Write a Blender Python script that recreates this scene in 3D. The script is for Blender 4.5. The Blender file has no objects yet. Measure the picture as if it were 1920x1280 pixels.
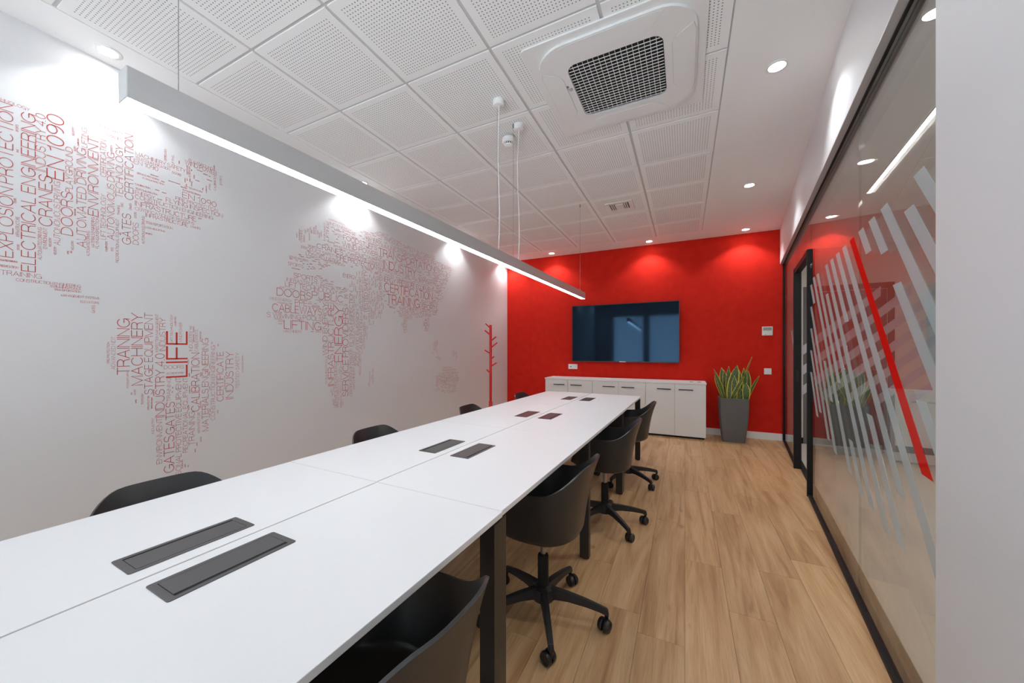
import bpy, bmesh, math, random
from mathutils import Vector, Matrix
random.seed(7)
S = bpy.context.scene
COL = S.collection

# ------------------------------------------------------------------ camera, world, exposure
FPX, PSI, PCY, PCX, CAMH = 694.05, 0.4710, 656.06, 930.63, 1.267   # for a 1920 x 1280 frame
cam_data = bpy.data.cameras.new('camera')
cam = bpy.data.objects.new('camera', cam_data); COL.objects.link(cam)
cam.location = (0, 0, CAMH)
cam.rotation_euler = (math.pi/2, 0, PSI)
cam_data.sensor_width = 36; cam_data.lens = FPX*36/1920
cam_data.shift_x = (960-PCX)/1920; cam_data.shift_y = (PCY-640)/1920
cam_data.clip_start = 0.02; cam_data.clip_end = 100
S.camera = cam
S.view_settings.view_transform = 'Standard'
S.view_settings.look = 'None'
S.view_settings.gamma = 1
S.view_settings.use_curve_mapping = False
S.view_settings.exposure = 0.76
S.cycles.max_bounces = 12; S.cycles.diffuse_bounces = 6; S.cycles.transparent_max_bounces = 12
world = bpy.data.worlds.new('sky'); S.world = world; world.use_nodes = True
world.node_tree.nodes['Background'].inputs[0].default_value = (0.84, 0.92, 1.0, 1)
world.node_tree.nodes['Background'].inputs[1].default_value = 6.8
SPOT_W = 16.5          # each recessed downlight
PENDANT_E = 13.0       # diffuser of the linear pendant
CORRIDOR_E = 17.0

# ------------------------------------------------------------------ dimensions
CZ = 2.959; LX = -3.04; RY = 6.43; BY = -1.7; TZ = 0.735
PC, PS = math.cos(PSI), math.sin(PSI)
def ray(u, v):
    a = (u-PCX)/FPX; b = -(v-PCY)/FPX
    return (a*PC-PS, a*PS+PC, b)
def onx(u, v, x):
    d = ray(u, v); t = x/d[0]; return (d[1]*t, d[2]*t+CAMH)
def ony(u, v, y):
    d = ray(u, v); t = y/d[1]; return (d[0]*t, d[2]*t+CAMH)
GF = (1.219, RY); GU = (-0.1140, -0.9935); GN = (0.9935, -0.1140)
def G(s, d, z=0.0):          # glass wall frame: s along it from the red wall, d towards the corridor
    return (GF[0]+GU[0]*s+GN[0]*d, GF[1]+GU[1]*s+GN[1]*d, z)

# ------------------------------------------------------------------ helpers
class MB:
    def __init__(s): s.v = []; s.f = []
    def add(s, vs, fs):
        n = len(s.v); s.v += [tuple(p) for p in vs]; s.f += [tuple(i+n for i in f) for f in fs]; return s
    def hexa(s, b4, t4):
        return s.add(list(b4)+list(t4), [(3,2,1,0),(4,5,6,7),(0,1,5,4),(1,2,6,5),(2,3,7,6),(3,0,4,7)])
    def box(s, x0, x1, y0, y1, z0, z1):
        return s.hexa([(x0,y0,z0),(x1,y0,z0),(x1,y1,z0),(x0,y1,z0)], [(x0,y0,z1),(x1,y0,z1),(x1,y1,z1),(x0,y1,z1)])
    def gbox(s, s0, s1, d0, d1, z0, z1):
        q = [(s0,d0),(s0,d1),(s1,d1),(s1,d0)]
        return s.hexa([G(a,b,z0) for a,b in q], [G(a,b,z1) for a,b in q])
    def prism(s, poly, z0, z1):
        n = len(poly)
        return s.add([(x,y,z0) for x,y in poly]+[(x,y,z1) for x,y in poly],
              [tuple(range(n-1,-1,-1)), tuple(range(n,2*n))]+[(i,(i+1)%n,n+(i+1)%n,n+i) for i in range(n)])
    def ring(s, outer, inner, z0, z1):
        n = len(outer)
        vs = [(x,y,z0) for x,y in outer]+[(x,y,z0) for x,y in inner]+[(x,y,z1) for x,y in outer]+[(x,y,z1) for x,y in inner]
        fs = []
        for i in range(n):
            j = (i+1)%n
            fs += [(i,n+i,n+j,j), (2*n+i,2*n+j,3*n+j,3*n+i), (i,j,2*n+j,2*n+i), (n+i,3*n+i,3*n+j,n+j)]
        return s.add(vs, fs)
    def tube(s, p0, p1, r0, r1=None, seg=12, caps=True):
        r1 = r0 if r1 is None else r1
        p0 = Vector(p0); p1 = Vector(p1); ax = (p1-p0).normalized()
        a = ax.orthogonal().normalized(); b = ax.cross(a)
        vs = []
        for p, r in ((p0,r0),(p1,r1)):
            for k in range(seg):
                t = 2*math.pi*k/seg; vs.append(p+(a*math.cos(t)+b*math.sin(t))*r)
        fs = [(k,(k+1)%seg,seg+(k+1)%seg,seg+k) for k in range(seg)]
        if caps: fs += [tuple(range(seg-1,-1,-1)), tuple(range(seg,2*seg))]
        return s.add(vs, fs)
    def lathe(s, prof, seg=24, c=(0,0,0)):
        n = len(prof); vs = []; fs = []
        for k in range(seg):
            t = 2*math.pi*k/seg
            for r, z in prof: vs.append((c[0]+r*math.cos(t), c[1]+r*math.sin(t), c[2]+z))
        for k in range(seg):
            m = (k+1)%seg
            for i in range(n-1): fs.append((k*n+i, m*n+i, m*n+i+1, k*n+i+1))
        return s.add(vs, fs)
    def mesh(s, name='mesh', smooth=False, bevel=0):
        me = bpy.data.meshes.new(name); me.from_pydata(s.v, [], s.f)
        bm = bmesh.new(); bm.from_mesh(me)
        bmesh.ops.recalc_face_normals(bm, faces=bm.faces)
        if bevel:
            bmesh.ops.bevel(bm, geom=[e for e in bm.edges if e.calc_face_angle(0) > 0.6], offset=bevel, segments=2, affect='EDGES', profile=0.5)
        bm.to_mesh(me); bm.free()
        if smooth:
            me.polygons.foreach_set('use_smooth', [True]*len(me.polygons))
            me.set_sharp_from_angle(angle=math.radians(40))
        me.update(); return me
def link(name, me, mat, parent=None):
    o = bpy.data.objects.new(name, me)
    if me is not None and mat is not None and not me.materials: me.materials.append(mat)
    COL.objects.link(o); o.parent = parent
    return o
def build(name, mb, mat, parent=None, smooth=False, bevel=0):
    return link(name, mb.mesh(name, smooth, bevel), mat, parent)
def tag(o, label, cat, group=None):
    o['label'] = label; o['category'] = cat
    if group: o['group'] = group
    return o
def thing(name, label, cat, loc=(0,0,0), rz=0, group=None):
    o = bpy.data.objects.new(name, None); COL.objects.link(o)
    o.location = loc; o.rotation_euler = (0,0,rz); o.empty_display_size = 0.05
    return tag(o, label, cat, group)
def struct(o, label=None, cat=None):
    o['kind'] = 'structure'
    if label: o['label'] = label
    if cat: o['category'] = cat
    return o
def copy_tree(o, parent=None):
    c = o.copy(); COL.objects.link(c); c.parent = parent
    for ch in list(o.children): copy_tree(ch, c)
    return c
def rrect(hx, hy, r, n=6, c=(0,0)):
    p = []
    for (sx, sy, a0) in ((1,1,0),(-1,1,90),(-1,-1,180),(1,-1,270)):
        for k in range(n+1):
            t = math.radians(a0+90*k/n)
            p.append((c[0]+sx*(hx-r)+r*math.cos(t), c[1]+sy*(hy-r)+r*math.sin(t)))
    return p

# ------------------------------------------------------------------ materials
def new_mat(name):
    m = bpy.data.materials.new(name); m.use_nodes = True
    nt = m.node_tree; return m, nt, nt.nodes['Principled BSDF']
def N(nt, t, **k):
    n = nt.nodes.new(t)
    for a, b in k.items(): setattr(n, a, b)
    return n
def plain(name, col, rough=0.5, metal=0.0, spec=0.5, bump=0, bscale=200, var=0.0):
    m, nt, b = new_mat(name)
    b.inputs['Roughness'].default_value = rough; b.inputs['Metallic'].default_value = metal
    b.inputs['Specular IOR Level'].default_value = spec
    b.inputs['Base Color'].default_value = (*col, 1)
    if var or bump:
        tc = N(nt, 'ShaderNodeTexCoord'); ns = N(nt, 'ShaderNodeTexNoise'); ns.inputs['Scale'].default_value = bscale
        ns.inputs['Detail'].default_value = 3
        nt.links.new(tc.outputs['Object'], ns.inputs['Vector'])
    if var:
        mx = N(nt, 'ShaderNodeMix', data_type='RGBA')
        mx.inputs['A'].default_value = (*[c*(1-var) for c in col], 1); mx.inputs['B'].default_value = (*[min(1, c*(1+var)) for c in col], 1)
        nt.links.new(ns.outputs['Fac'], mx.inputs['Factor']); nt.links.new(mx.outputs['Result'], b.inputs['Base Color'])
    if bump:
        bp = N(nt, 'ShaderNodeBump'); bp.inputs['Strength'].default_value = bump; bp.inputs['Distance'].default_value = 0.002
        nt.links.new(ns.outputs['Fac'], bp.inputs['Height']); nt.links.new(bp.outputs['Normal'], b.inputs['Normal'])
    return m
def emit(name, col, e):
    m = bpy.data.materials.new(name); m.use_nodes = True; nt = m.node_tree
    nt.nodes.clear(); o = N(nt, 'ShaderNodeOutputMaterial'); em = N(nt, 'ShaderNodeEmission')
    em.inputs[0].default_value = (*col, 1); em.inputs[1].default_value = e
    nt.links.new(em.outputs[0], o.inputs[0]); return m
def glass(name, tint, film=0.0, filmcol=(1,1,1), refl=1.0):
    # flat architectural glass: fresnel mix of clear transmission and mirror, optionally with a translucent film
    m = bpy.data.materials.new(name); m.use_nodes = True; nt = m.node_tree
    nt.nodes.clear(); o = N(nt, 'ShaderNodeOutputMaterial')
    tr = N(nt, 'ShaderNodeBsdfTransparent'); tr.inputs[0].default_value = (*tint, 1)
    gl = N(nt, 'ShaderNodeBsdfGlossy'); gl.inputs['Roughness'].default_value = 0.0
    fr = N(nt, 'ShaderNodeFresnel'); ge = N(nt, 'ShaderNodeNewGeometry')
    io = N(nt, 'ShaderNodeMix'); io.inputs[2].default_value = 1.5; io.inputs[3].default_value = 1/1.5   # same reflectance on both faces of the pane
    nt.links.new(ge.outputs['Backfacing'], io.inputs[0]); nt.links.new(io.outputs[0], fr.inputs[0])
    src = tr
    if film:
        df = N(nt, 'ShaderNodeBsdfDiffuse'); df.inputs[0].default_value = (*filmcol, 1)
        tl = N(nt, 'ShaderNodeBsdfTranslucent'); tl.inputs[0].default_value = (*filmcol, 1)
        ad = N(nt, 'ShaderNodeMixShader'); ad.inputs[0].default_value = 0.45
        nt.links.new(df.outputs[0], ad.inputs[1]); nt.links.new(tl.outputs[0], ad.inputs[2])
        mf = N(nt, 'ShaderNodeMixShader'); mf.inputs[0].default_value = film
        nt.links.new(tr.outputs[0], mf.inputs[1]); nt.links.new(ad.outputs[0], mf.inputs[2]); src = mf
    mx = N(nt, 'ShaderNodeMixShader')
    mu = N(nt, 'ShaderNodeMath', operation='MULTIPLY'); mu.inputs[1].default_value = refl
    nt.links.new(fr.outputs[0], mu.inputs[0]); nt.links.new(mu.outputs[0], mx.inputs[0])
    nt.links.new(src.outputs[0], mx.inputs[1]); nt.links.new(gl.outputs[0], mx.inputs[2])
    nt.links.new(mx.outputs[0], o.inputs[0]); return m

M = {}
M['wall'] = plain('white_wall_paint', (0.72, 0.72, 0.735), 0.55, bump=0.08, bscale=300)
M['ceil'] = plain('white_ceiling_paint', (0.86, 0.86, 0.86), 0.8)
M['tbar'] = plain('grey_grid_metal', (0.58, 0.58, 0.58), 0.5)
M['white_gloss'] = plain('white_plastic', (0.80, 0.80, 0.80), 0.35)
M['white_matt'] = plain('white_board', (0.80, 0.80, 0.80), 0.42, bump=0.03, bscale=500)
M['desk'] = plain('white_laminate', (0.79, 0.79, 0.80), 0.38, spec=0.35, bump=0.03, bscale=700)
M['deskedge'] = plain('desk_edge', (0.74, 0.72, 0.70), 0.5)
M['black_metal'] = plain('black_metal', (0.012, 0.0115, 0.0115), 0.5, spec=0.2)
M['bronze'] = plain('dark_bronze_metal', (0.022, 0.019, 0.018), 0.32, spec=0.6)
M['shell'] = plain('black_plastic', (0.020, 0.020, 0.021), 0.33, spec=0.6, bump=0.05, bscale=900)
M['black_nylon'] = plain('black_nylon', (0.016, 0.016, 0.017), 0.45)
M['rubber'] = plain('black_rubber', (0.012, 0.012, 0.013), 0.3)
M['steel'] = plain('steel', (0.35, 0.35, 0.36), 0.25, 1.0)
M['alu'] = plain('grey_aluminium', (0.50, 0.50, 0.505), 0.4, 0.35)
M['alu_light'] = plain('brushed_aluminium', (0.62, 0.62, 0.62), 0.35, 0.6)
M['flap'] = plain('anthracite_lid', (0.075, 0.073, 0.073), 0.32, spec=0.6)
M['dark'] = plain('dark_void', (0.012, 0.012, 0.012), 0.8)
M['red_lacquer'] = plain('red_lacquer', (0.62, 0.012, 0.008), 0.28)
M['letter'] = plain('red_lettering', (0.52, 0.045, 0.033), 0.6)
M['letter_bold'] = plain('bright_red_lettering', (0.62, 0.035, 0.02), 0.6)
M['pot'] = plain('grey_planter', (0.125, 0.122, 0.122), 0.6, bump=0.1, bscale=600)
M['soil'] = plain('soil', (0.03, 0.02, 0.013), 0.95, bump=1.0, bscale=120)
M['grey_floor'] = plain('grey_carpet', (0.62, 0.57, 0.52), 0.6, bump=0.2, bscale=400, var=0.08)
M['grey_door'] = plain('grey_door_panel', (0.16, 0.15, 0.15), 0.5)
M['corr_wall'] = plain('corridor_paint', (0.72, 0.69, 0.65), 0.7)
M['spot_lens'] = emit('downlight_lens', (1, 0.98, 0.95), 30)
M['diffuser'] = emit('pendant_diffuser', (0.88, 0.95, 1.0), PENDANT_E)
M['corr_light'] = emit('corridor_light', (1, 0.97, 0.92), CORRIDOR_E)
M['glass'] = glass('clear_glass', (0.93, 0.95, 0.945))
M['film'] = glass('frosted_film', (0.85, 0.88, 0.88), 0.52, (0.76, 0.82, 0.85), 0.5)
M['pale_stripe'] = plain('pale_stripe_print', (0.60, 0.60, 0.66), 0.5)
M['film_red'] = glass('red_film', (0.7, 0.03, 0.02), 0.88, (0.90, 0.03, 0.02), 0.25)
M['screen'] = plain('television_screen', (0.004, 0.006, 0.010), 0.06, spec=0.42)
M['screen'].node_tree.nodes['Principled BSDF'].inputs['Specular Tint'].default_value = (0.30, 0.60, 1.0, 1)
M['bezel'] = plain('television_bezel', (0.03, 0.03, 0.032), 0.3, 0.3)
M['lcd'] = plain('grey_display', (0.33, 0.36, 0.36), 0.3)
M['mark'] = plain('grey_mark', (0.18, 0.18, 0.18), 0.5)
M['blind'] = plain('blind_slat', (0.62, 0.62, 0.64), 0.5)
M['cable'] = plain('white_cable', (0.75, 0.75, 0.75), 0.5)

# felt panels of the red wall
m, nt, b = new_mat('red_felt')
tc = N(nt, 'ShaderNodeTexCoord'); n1 = N(nt, 'ShaderNodeTexNoise'); n1.inputs['Scale'].default_value = 160; n1.inputs['Detail'].default_value = 4
n2 = N(nt, 'ShaderNodeTexNoise'); n2.inputs['Scale'].default_value = 9; n2.inputs['Detail'].default_value = 5
nt.links.new(tc.outputs['Object'], n1.inputs[0]); nt.links.new(tc.outputs['Object'], n2.inputs[0])
ad = N(nt, 'ShaderNodeMath', operation='MULTIPLY_ADD'); ad.inputs[1].default_value = 0.5
nt.links.new(n1.outputs['Fac'], ad.inputs[0])
hl = N(nt, 'ShaderNodeMath', operation='MULTIPLY'); hl.inputs[1].default_value = 0.5
nt.links.new(n2.outputs['Fac'], hl.inputs[0]); nt.links.new(hl.outputs[0], ad.inputs[2])
rp = N(nt, 'ShaderNodeValToRGB'); rp.color_ramp.elements[0].position = 0.25; rp.color_ramp.elements[1].position = 0.75
rp.color_ramp.elements[0].color = (0.54, 0.014, 0.008, 1); rp.color_ramp.elements[1].color = (0.70, 0.026, 0.013, 1)
nt.links.new(ad.outputs[0], rp.inputs[0]); nt.links.new(rp.outputs[0], b.inputs['Base Color'])
b.inputs['Roughness'].default_value = 0.9; b.inputs['Specular IOR Level'].default_value = 0.15
bp = N(nt, 'ShaderNodeBump'); bp.inputs['Strength'].default_value = 0.5; bp.inputs['Distance'].default_value = 0.003
nt.links.new(n1.outputs['Fac'], bp.inputs['Height']); nt.links.new(bp.outputs[0], b.inputs['Normal'])
M['felt'] = m

# oak planks, grain along Y, tone by plank
m, nt, b = new_mat('oak_plank')
tc = N(nt, 'ShaderNodeTexCoord'); oi = N(nt, 'ShaderNodeObjectInfo')
off = N(nt, 'ShaderNodeVectorMath', operation='ADD'); cmb = N(nt, 'ShaderNodeCombineXYZ')
mu = N(nt, 'ShaderNodeMath', operation='MULTIPLY'); mu.inputs[1].default_value = 37
nt.links.new(oi.outputs['Random'], mu.inputs[0]); nt.links.new(mu.outputs[0], cmb.inputs[0]); nt.links.new(mu.outputs[0], cmb.inputs[1])
nt.links.new(tc.outputs['Object'], off.inputs[0]); nt.links.new(cmb.outputs[0], off.inputs[1])
def grain(sx, sy, detail, dist):
    mp = N(nt, 'ShaderNodeMapping'); mp.inputs['Scale'].default_value = (sx, sy, 1)
    nt.links.new(off.outputs[0], mp.inputs[0])
    n = N(nt, 'ShaderNodeTexNoise'); n.inputs['Scale'].default_value = 1; n.inputs['Detail'].default_value = detail; n.inputs['Distortion'].default_value = dist
    nt.links.new(mp.outputs[0], n.inputs[0]); return n
g1 = grain(11, 0.75, 4, 1.6); g2 = grain(220, 6, 3, 0.3); g3 = grain(4, 0.7, 2, 0.5); g4 = grain(13, 4.5, 2, 0.4)
r1 = N(nt, 'ShaderNodeValToRGB'); e = r1.color_ramp.elements
e[0].position = 0.28; e[0].color = (0.38, 0.205, 0.09, 1); e[1].position = 0.68; e[1].color = (0.65, 0.43, 0.235, 1)
k = r1.color_ramp.elements.new(0.47); k.color = (0.56, 0.34, 0.17, 1)
nt.links.new(g1.outputs['Fac'], r1.inputs[0])
mx = N(nt, 'ShaderNodeMix', data_type='RGBA', blend_type='MULTIPLY'); mx.inputs['Factor'].default_value = 0.5
r2 = N(nt, 'ShaderNodeValToRGB'); r2.color_ramp.elements[0].position = 0.35; r2.color_ramp.elements[0].color = (0.74, 0.69, 0.63, 1); r2.color_ramp.elements[1].position = 0.6; r2.color_ramp.elements[1].color = (1, 1, 1, 1)
nt.links.new(g2.outputs['Fac'], r2.inputs[0]); nt.links.new(r1.outputs[0], mx.inputs['A']); nt.links.new(r2.outputs[0], mx.inputs['B'])
mr = N(nt, 'ShaderNodeMapRange'); mr.inputs['To Min'].default_value = 0.86; mr.inputs['To Max'].default_value = 1.14
sm = N(nt, 'ShaderNodeMath', operation='MULTIPLY_ADD'); sm.inputs[1].default_value = 0.6
nt.links.new(oi.outputs['Random'], sm.inputs[0])
sc3 = N(nt, 'ShaderNodeMath', operation='MULTIPLY'); sc3.inputs[1].default_value = 0.4
nt.links.new(g3.outputs['Fac'], sc3.inputs[0]); nt.links.new(sc3.outputs[0], sm.inputs[2]); nt.links.new(sm.outputs[0], mr.inputs[0])
vm = N(nt, 'ShaderNodeVectorMath', operation='SCALE')
nt.links.new(mx.outputs['Result'], vm.inputs[0]); nt.links.new(mr.outputs[0], vm.inputs['Scale'])
kn = N(nt, 'ShaderNodeMapRange'); kn.inputs['From Min'].default_value = 0.23; kn.inputs['From Max'].default_value = 0.31; kn.inputs['To Min'].default_value = 0.7; kn.inputs['To Max'].default_value = 1.0
nt.links.new(g4.outputs['Fac'], kn.inputs[0])
vk = N(nt, 'ShaderNodeVectorMath', operation='SCALE'); nt.links.new(vm.outputs[0], vk.inputs[0]); nt.links.new(kn.outputs[0], vk.inputs['Scale'])
nt.links.new(vk.outputs[0], b.inputs['Base Color'])
b.inputs['Roughness'].default_value = 0.42; b.inputs['Specular IOR Level'].default_value = 0.4
bp = N(nt, 'ShaderNodeBump'); bp.inputs['Strength'].default_value = 0.12; bp.inputs['Distance'].default_value = 0.001
nt.links.new(g2.outputs['Fac'], bp.inputs['Height']); nt.links.new(bp.outputs[0], b.inputs['Normal'])
M['oak'] = m

# perforated tile, shade in the holes painted as dark dots: 18 mm hole pitch
m, nt, b = new_mat('perforated_tile')
tc = N(nt, 'ShaderNodeTexCoord'); sep = N(nt, 'ShaderNodeSeparateXYZ'); nt.links.new(tc.outputs['Object'], sep.inputs[0])
def mth(op, a, bb=None):
    n = N(nt, 'ShaderNodeMath', operation=op)
    for i, q in enumerate((a, bb)):
        if q is None: continue
        if isinstance(q, (int, float)): n.inputs[i].default_value = q
        else: nt.links.new(q, n.inputs[i])
    return n.outputs[0]
def cell(o):
    return mth('SUBTRACT', mth('FRACT', mth('ADD', mth('DIVIDE', o, 0.018), 100.0)), 0.5)
cx_, cy_ = cell(sep.outputs[0]), cell(sep.outputs[1])
r_ = mth('SQRT', mth('ADD', mth('MULTIPLY', cx_, cx_), mth('MULTIPLY', cy_, cy_)))
hole = mth('LESS_THAN', r_, 0.185)
ins = mth('LESS_THAN', mth('MAXIMUM', mth('ABSOLUTE', sep.outputs[0]), mth('ABSOLUTE', sep.outputs[1])), 0.252)
fac = mth('MULTIPLY', hole, ins)
mx = N(nt, 'ShaderNodeMix', data_type='RGBA'); mx.inputs['A'].default_value = (0.86, 0.86, 0.86, 1); mx.inputs['B'].default_value = (0.20, 0.20, 0.20, 1)
nt.links.new(fac, mx.inputs['Factor']); nt.links.new(mx.outputs['Result'], b.inputs['Base Color'])
b.inputs['Roughness'].default_value = 0.85
M['tile'] = m

# variegated leaf
m, nt, b = new_mat('variegated_leaf')
uv = N(nt, 'ShaderNodeUVMap'); sep = N(nt, 'ShaderNodeSeparateXYZ'); nt.links.new(uv.outputs[0], sep.inputs[0])
ed = mth('ABSOLUTE', mth('SUBTRACT', sep.outputs[0], 0.5))
wv = N(nt, 'ShaderNodeTexNoise'); wv.inputs['Scale'].default_value = 14; mpv = N(nt, 'ShaderNodeMapping'); mpv.inputs['Scale'].default_value = (0.6, 2.6, 1)
oi2 = N(nt, 'ShaderNodeObjectInfo'); ad2 = N(nt, 'ShaderNodeVectorMath', operation='ADD')
nt.links.new(uv.outputs[0], mpv.inputs[0]); nt.links.new(mpv.outputs[0], ad2.inputs[0]); nt.links.new(oi2.outputs['Random'], ad2.inputs[1]); nt.links.new(ad2.outputs[0], wv.inputs[0])
rg = N(nt, 'ShaderNodeValToRGB'); rg.color_ramp.elements[0].position = 0.4; rg.color_ramp.elements[0].color = (0.025, 0.055, 0.014, 1); rg.color_ramp.elements[1].position = 0.65; rg.color_ramp.elements[1].color = (0.16, 0.24, 0.07, 1)
nt.links.new(wv.outputs['Fac'], rg.inputs[0])
mx = N(nt, 'ShaderNodeMix', data_type='RGBA'); mx.inputs['B'].default_value = (0.66, 0.55, 0.06, 1)
nt.links.new(rg.outputs[0], mx.inputs['A']); nt.links.new(mth('GREATER_THAN', mth('ADD', ed, mth('MULTIPLY', wv.outputs['Fac'], 0.06)), 0.425), mx.inputs['Factor'])
nt.links.new(mx.outputs['Result'], b.inputs['Base Color']); b.inputs['Roughness'].default_value = 0.4
M['leaf'] = m

# ------------------------------------------------------------------ the room shell
fl = struct(build('floor', MB().box(LX-0.1, 1.9, BY-0.1, RY+0.1, -0.12, -0.008), M['dark']), 'light oak plank floor of the meeting room', 'floor')
PW, PL = 0.19, 1.25
plank_me = MB().box(-PW/2+0.0006, PW/2-0.0006, -PL/2+0.0006, PL/2-0.0006, -0.008, 0.0).mesh('plank')
plank_me.materials.append(M['oak'])
ncol = int((1.9-LX)/PW)+1
for i in range(ncol):
    x = LX+PW*(i+0.5)
    y = BY - random.random()*PL
    while y < RY:
        y0, y1 = max(y, BY-0.05), min(y+PL, RY+0.02)
        # planks are cut along the glass line
        lim = lambda yy: GF[0]+0.045+(yy-RY)*0.1147
        if y1-y0 > 0.05 and x-PW/2 < lim(y1)-0.01:
            if x+PW/2 <= lim(y0):
                o = link('plank', plank_me, None, fl); o.location = (x, (y0+y1)/2, 0); o.scale = (1, (y1-y0)/PL, 1)
            else:
                yc = (y0+y1)/2; pin = [(x-PW/2+0.0006, y0+0.0006), (x+PW/2-0.0006, y0+0.0006), (x+PW/2-0.0006, y1-0.0006), (x-PW/2+0.0006, y1-0.0006)]; pout = []
                for i_, p in enumerate(pin):
                    q = pin[(i_+1) % 4]; fp, fq = p[0]-lim(p[1]), q[0]-lim(q[1])
                    if fp <= 0: pout.append(p)
                    if fp*fq < 0: t_ = fp/(fp-fq); pout.append((p[0]+(q[0]-p[0])*t_, p[1]+(q[1]-p[1])*t_))
                if len(pout) > 2:
                    o = build('plank', MB().prism([(p[0]-x, p[1]-yc) for p in pout], -0.008, 0.0), M['oak'], fl); o.location = (x, yc, 0)
        y += PL
struct(build('wall_left', MB().box(LX-0.12, LX, BY-0.1, RY+0.12, 0, CZ+0.1), M['wall']), 'white painted wall behind the world map lettering', 'wall')
wf = struct(build('wall_far', MB().box(LX-0.12, 4.0, RY+0.012, RY+0.16, 0, CZ+0.1), M['red_lacquer']), 'red felt clad end wall carrying the television', 'wall')
seams = [LX, -2.564, -1.582, -0.594, 0.385, 1.26]
for a, c in zip(seams, seams[1:]):
    build('panel', MB().box(a+0.0008, c-0.0008, RY, RY+0.011, 0.0, CZ), M['felt'], wf)
# rear wall with two windows
WX = [(-2.45, -1.30), (-1.20, -0.05)]; WZ0, WZ1 = 0.25, 2.55
wr = MB()
wr.box(LX-0.12, WX[0][0], BY-0.14, BY, 0, CZ+0.1); wr.box(WX[1][1], 1.6, BY-0.14, BY, 0, CZ+0.1)
wr.box(WX[0][1], WX[1][0], BY-0.14, BY, 0, CZ+0.1)
for a, c in WX:
    wr.box(a, c, BY-0.14, BY, 0, WZ0); wr.box(a, c, BY-0.14, BY, WZ1, CZ+0.1)
struct(build('wall_rear', wr, M['wall']), 'white wall with two windows opposite the red wall', 'wall')
for i, (a, c) in enumerate(WX):
    pl_ = bpy.data.lights.new('window_portal', 'AREA'); pl_.shape = 'RECTANGLE'; pl_.size = c-a; pl_.size_y = WZ1-WZ0; pl_.cycles.is_portal = True
    po = bpy.data.objects.new('window_portal', pl_); COL.objects.link(po); po.location = ((a+c)/2, BY-0.13, (WZ0+WZ1)/2); po.rotation_euler = (math.pi/2, 0, 0)
    w = MB(); t = 0.06
    w.box(a, a+t, BY-0.1, BY-0.04, WZ0, WZ1); w.box(c-t, c, BY-0.1, BY-0.04, WZ0, WZ1)
    w.box(a+t, c-t, BY-0.1, BY-0.04, WZ0, WZ0+t); w.box(a+t, c-t, BY-0.1, BY-0.04, WZ1-t, WZ1)
    wo = struct(build('window_%d' % (i+1), w, M['black_metal']), 'dark framed window beside the %s' % ('mural wall' if i == 0 else 'glass wall side of the room'), 'window')
    build('pane', MB().box(a+t, c-t, BY-0.075, BY-0.065, WZ0+t, WZ1-t), M['glass'], wo)
    bl = thing('window_blind', 'pale slatted blind hanging in the window %s' % ('nearer the mural wall' if i == 0 else 'nearer the glass wall'), 'blind', ((a+c)/2, BY-0.02, WZ1))
    build('head_rail', MB().box(-(c-a)/2+0.005, (c-a)/2-0.005, -0.015, 0.015, -0.04, 0), M['blind'], bl)
    sl = MB().box(-(c-a)/2+0.01, (c-a)/2-0.01, -0.025, 0.025, -0.001, 0.001).mesh('slat'); sl.materials.append(M['blind'])
    z = -0.1
    while z > WZ0-WZ1+0.05:
        o = link('slat', sl, None, bl); o.location = (0, 0, z); o.rotation_euler = (math.radians(35), 0, 0); z -= 0.05
# ceiling: plasterboard frame round a field of tiles
GX0, GX1, GY1 = -2.7786, 0.2214, 6.0364
NR = 12; GY0 = GY1-0.6*NR
c_ = MB()
c_.box(LX-0.1, GX0, BY-0.1, RY+0.1, CZ, CZ+0.05); c_.box(GX1, 1.75, BY-0.1, RY+0.1, CZ, CZ+0.05)
c_.box(GX0, GX1, GY1, RY+0.1, CZ, CZ+0.05); c_.box(GX0, GX1, BY-0.1, GY0, CZ, CZ+0.05)
c_.box(LX-0.1, 1.75, BY-0.1, RY+0.1, CZ+0.05, CZ+0.08)
ceil = struct(build('ceiling', c_, M['ceil']), 'white plasterboard ceiling round a field of perforated tiles', 'ceiling')
tile_me = MB().box(-0.291, 0.291, -0.291, 0.291, 0, 0.012).mesh('ceiling_tile'); tile_me.materials.append(M['tile'])
for i in range(5):
    for j in range(NR):
        o = link('ceiling_tile', tile_me, None, ceil); o.location = (GX0+0.6*(i+0.5), GY0+0.6*(j+0.5), CZ+0.0)
for i in range(6):
    x = GX0+0.6*i; build('grid_bar', MB().box(max(GX0, x-0.012), min(GX1, x+0.012), GY0, GY1, CZ+0.0065, CZ+0.0095), M['tbar'], ceil)
for j in range(NR+1):
    y = GY0+0.6*j; build('grid_bar', MB().box(GX0, GX1, max(GY0, y-0.012), min(GY1, y+0.012), CZ+0.007, CZ+0.010), M['tbar'], ceil)
# skirting
struct(build('baseboard_far', MB().box(0.28, 1.215, RY-0.014, RY-0.0005, 0, 0.095), M['white_matt']), 'white skirting board along the red wall', 'baseboard')
struct(build('baseboard_left', MB().box(LX+0.0005, LX+0.014, BY, RY-0.016, 0, 0.095), M['white_matt']), 'white skirting board under the lettered wall', 'baseboard')
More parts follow.
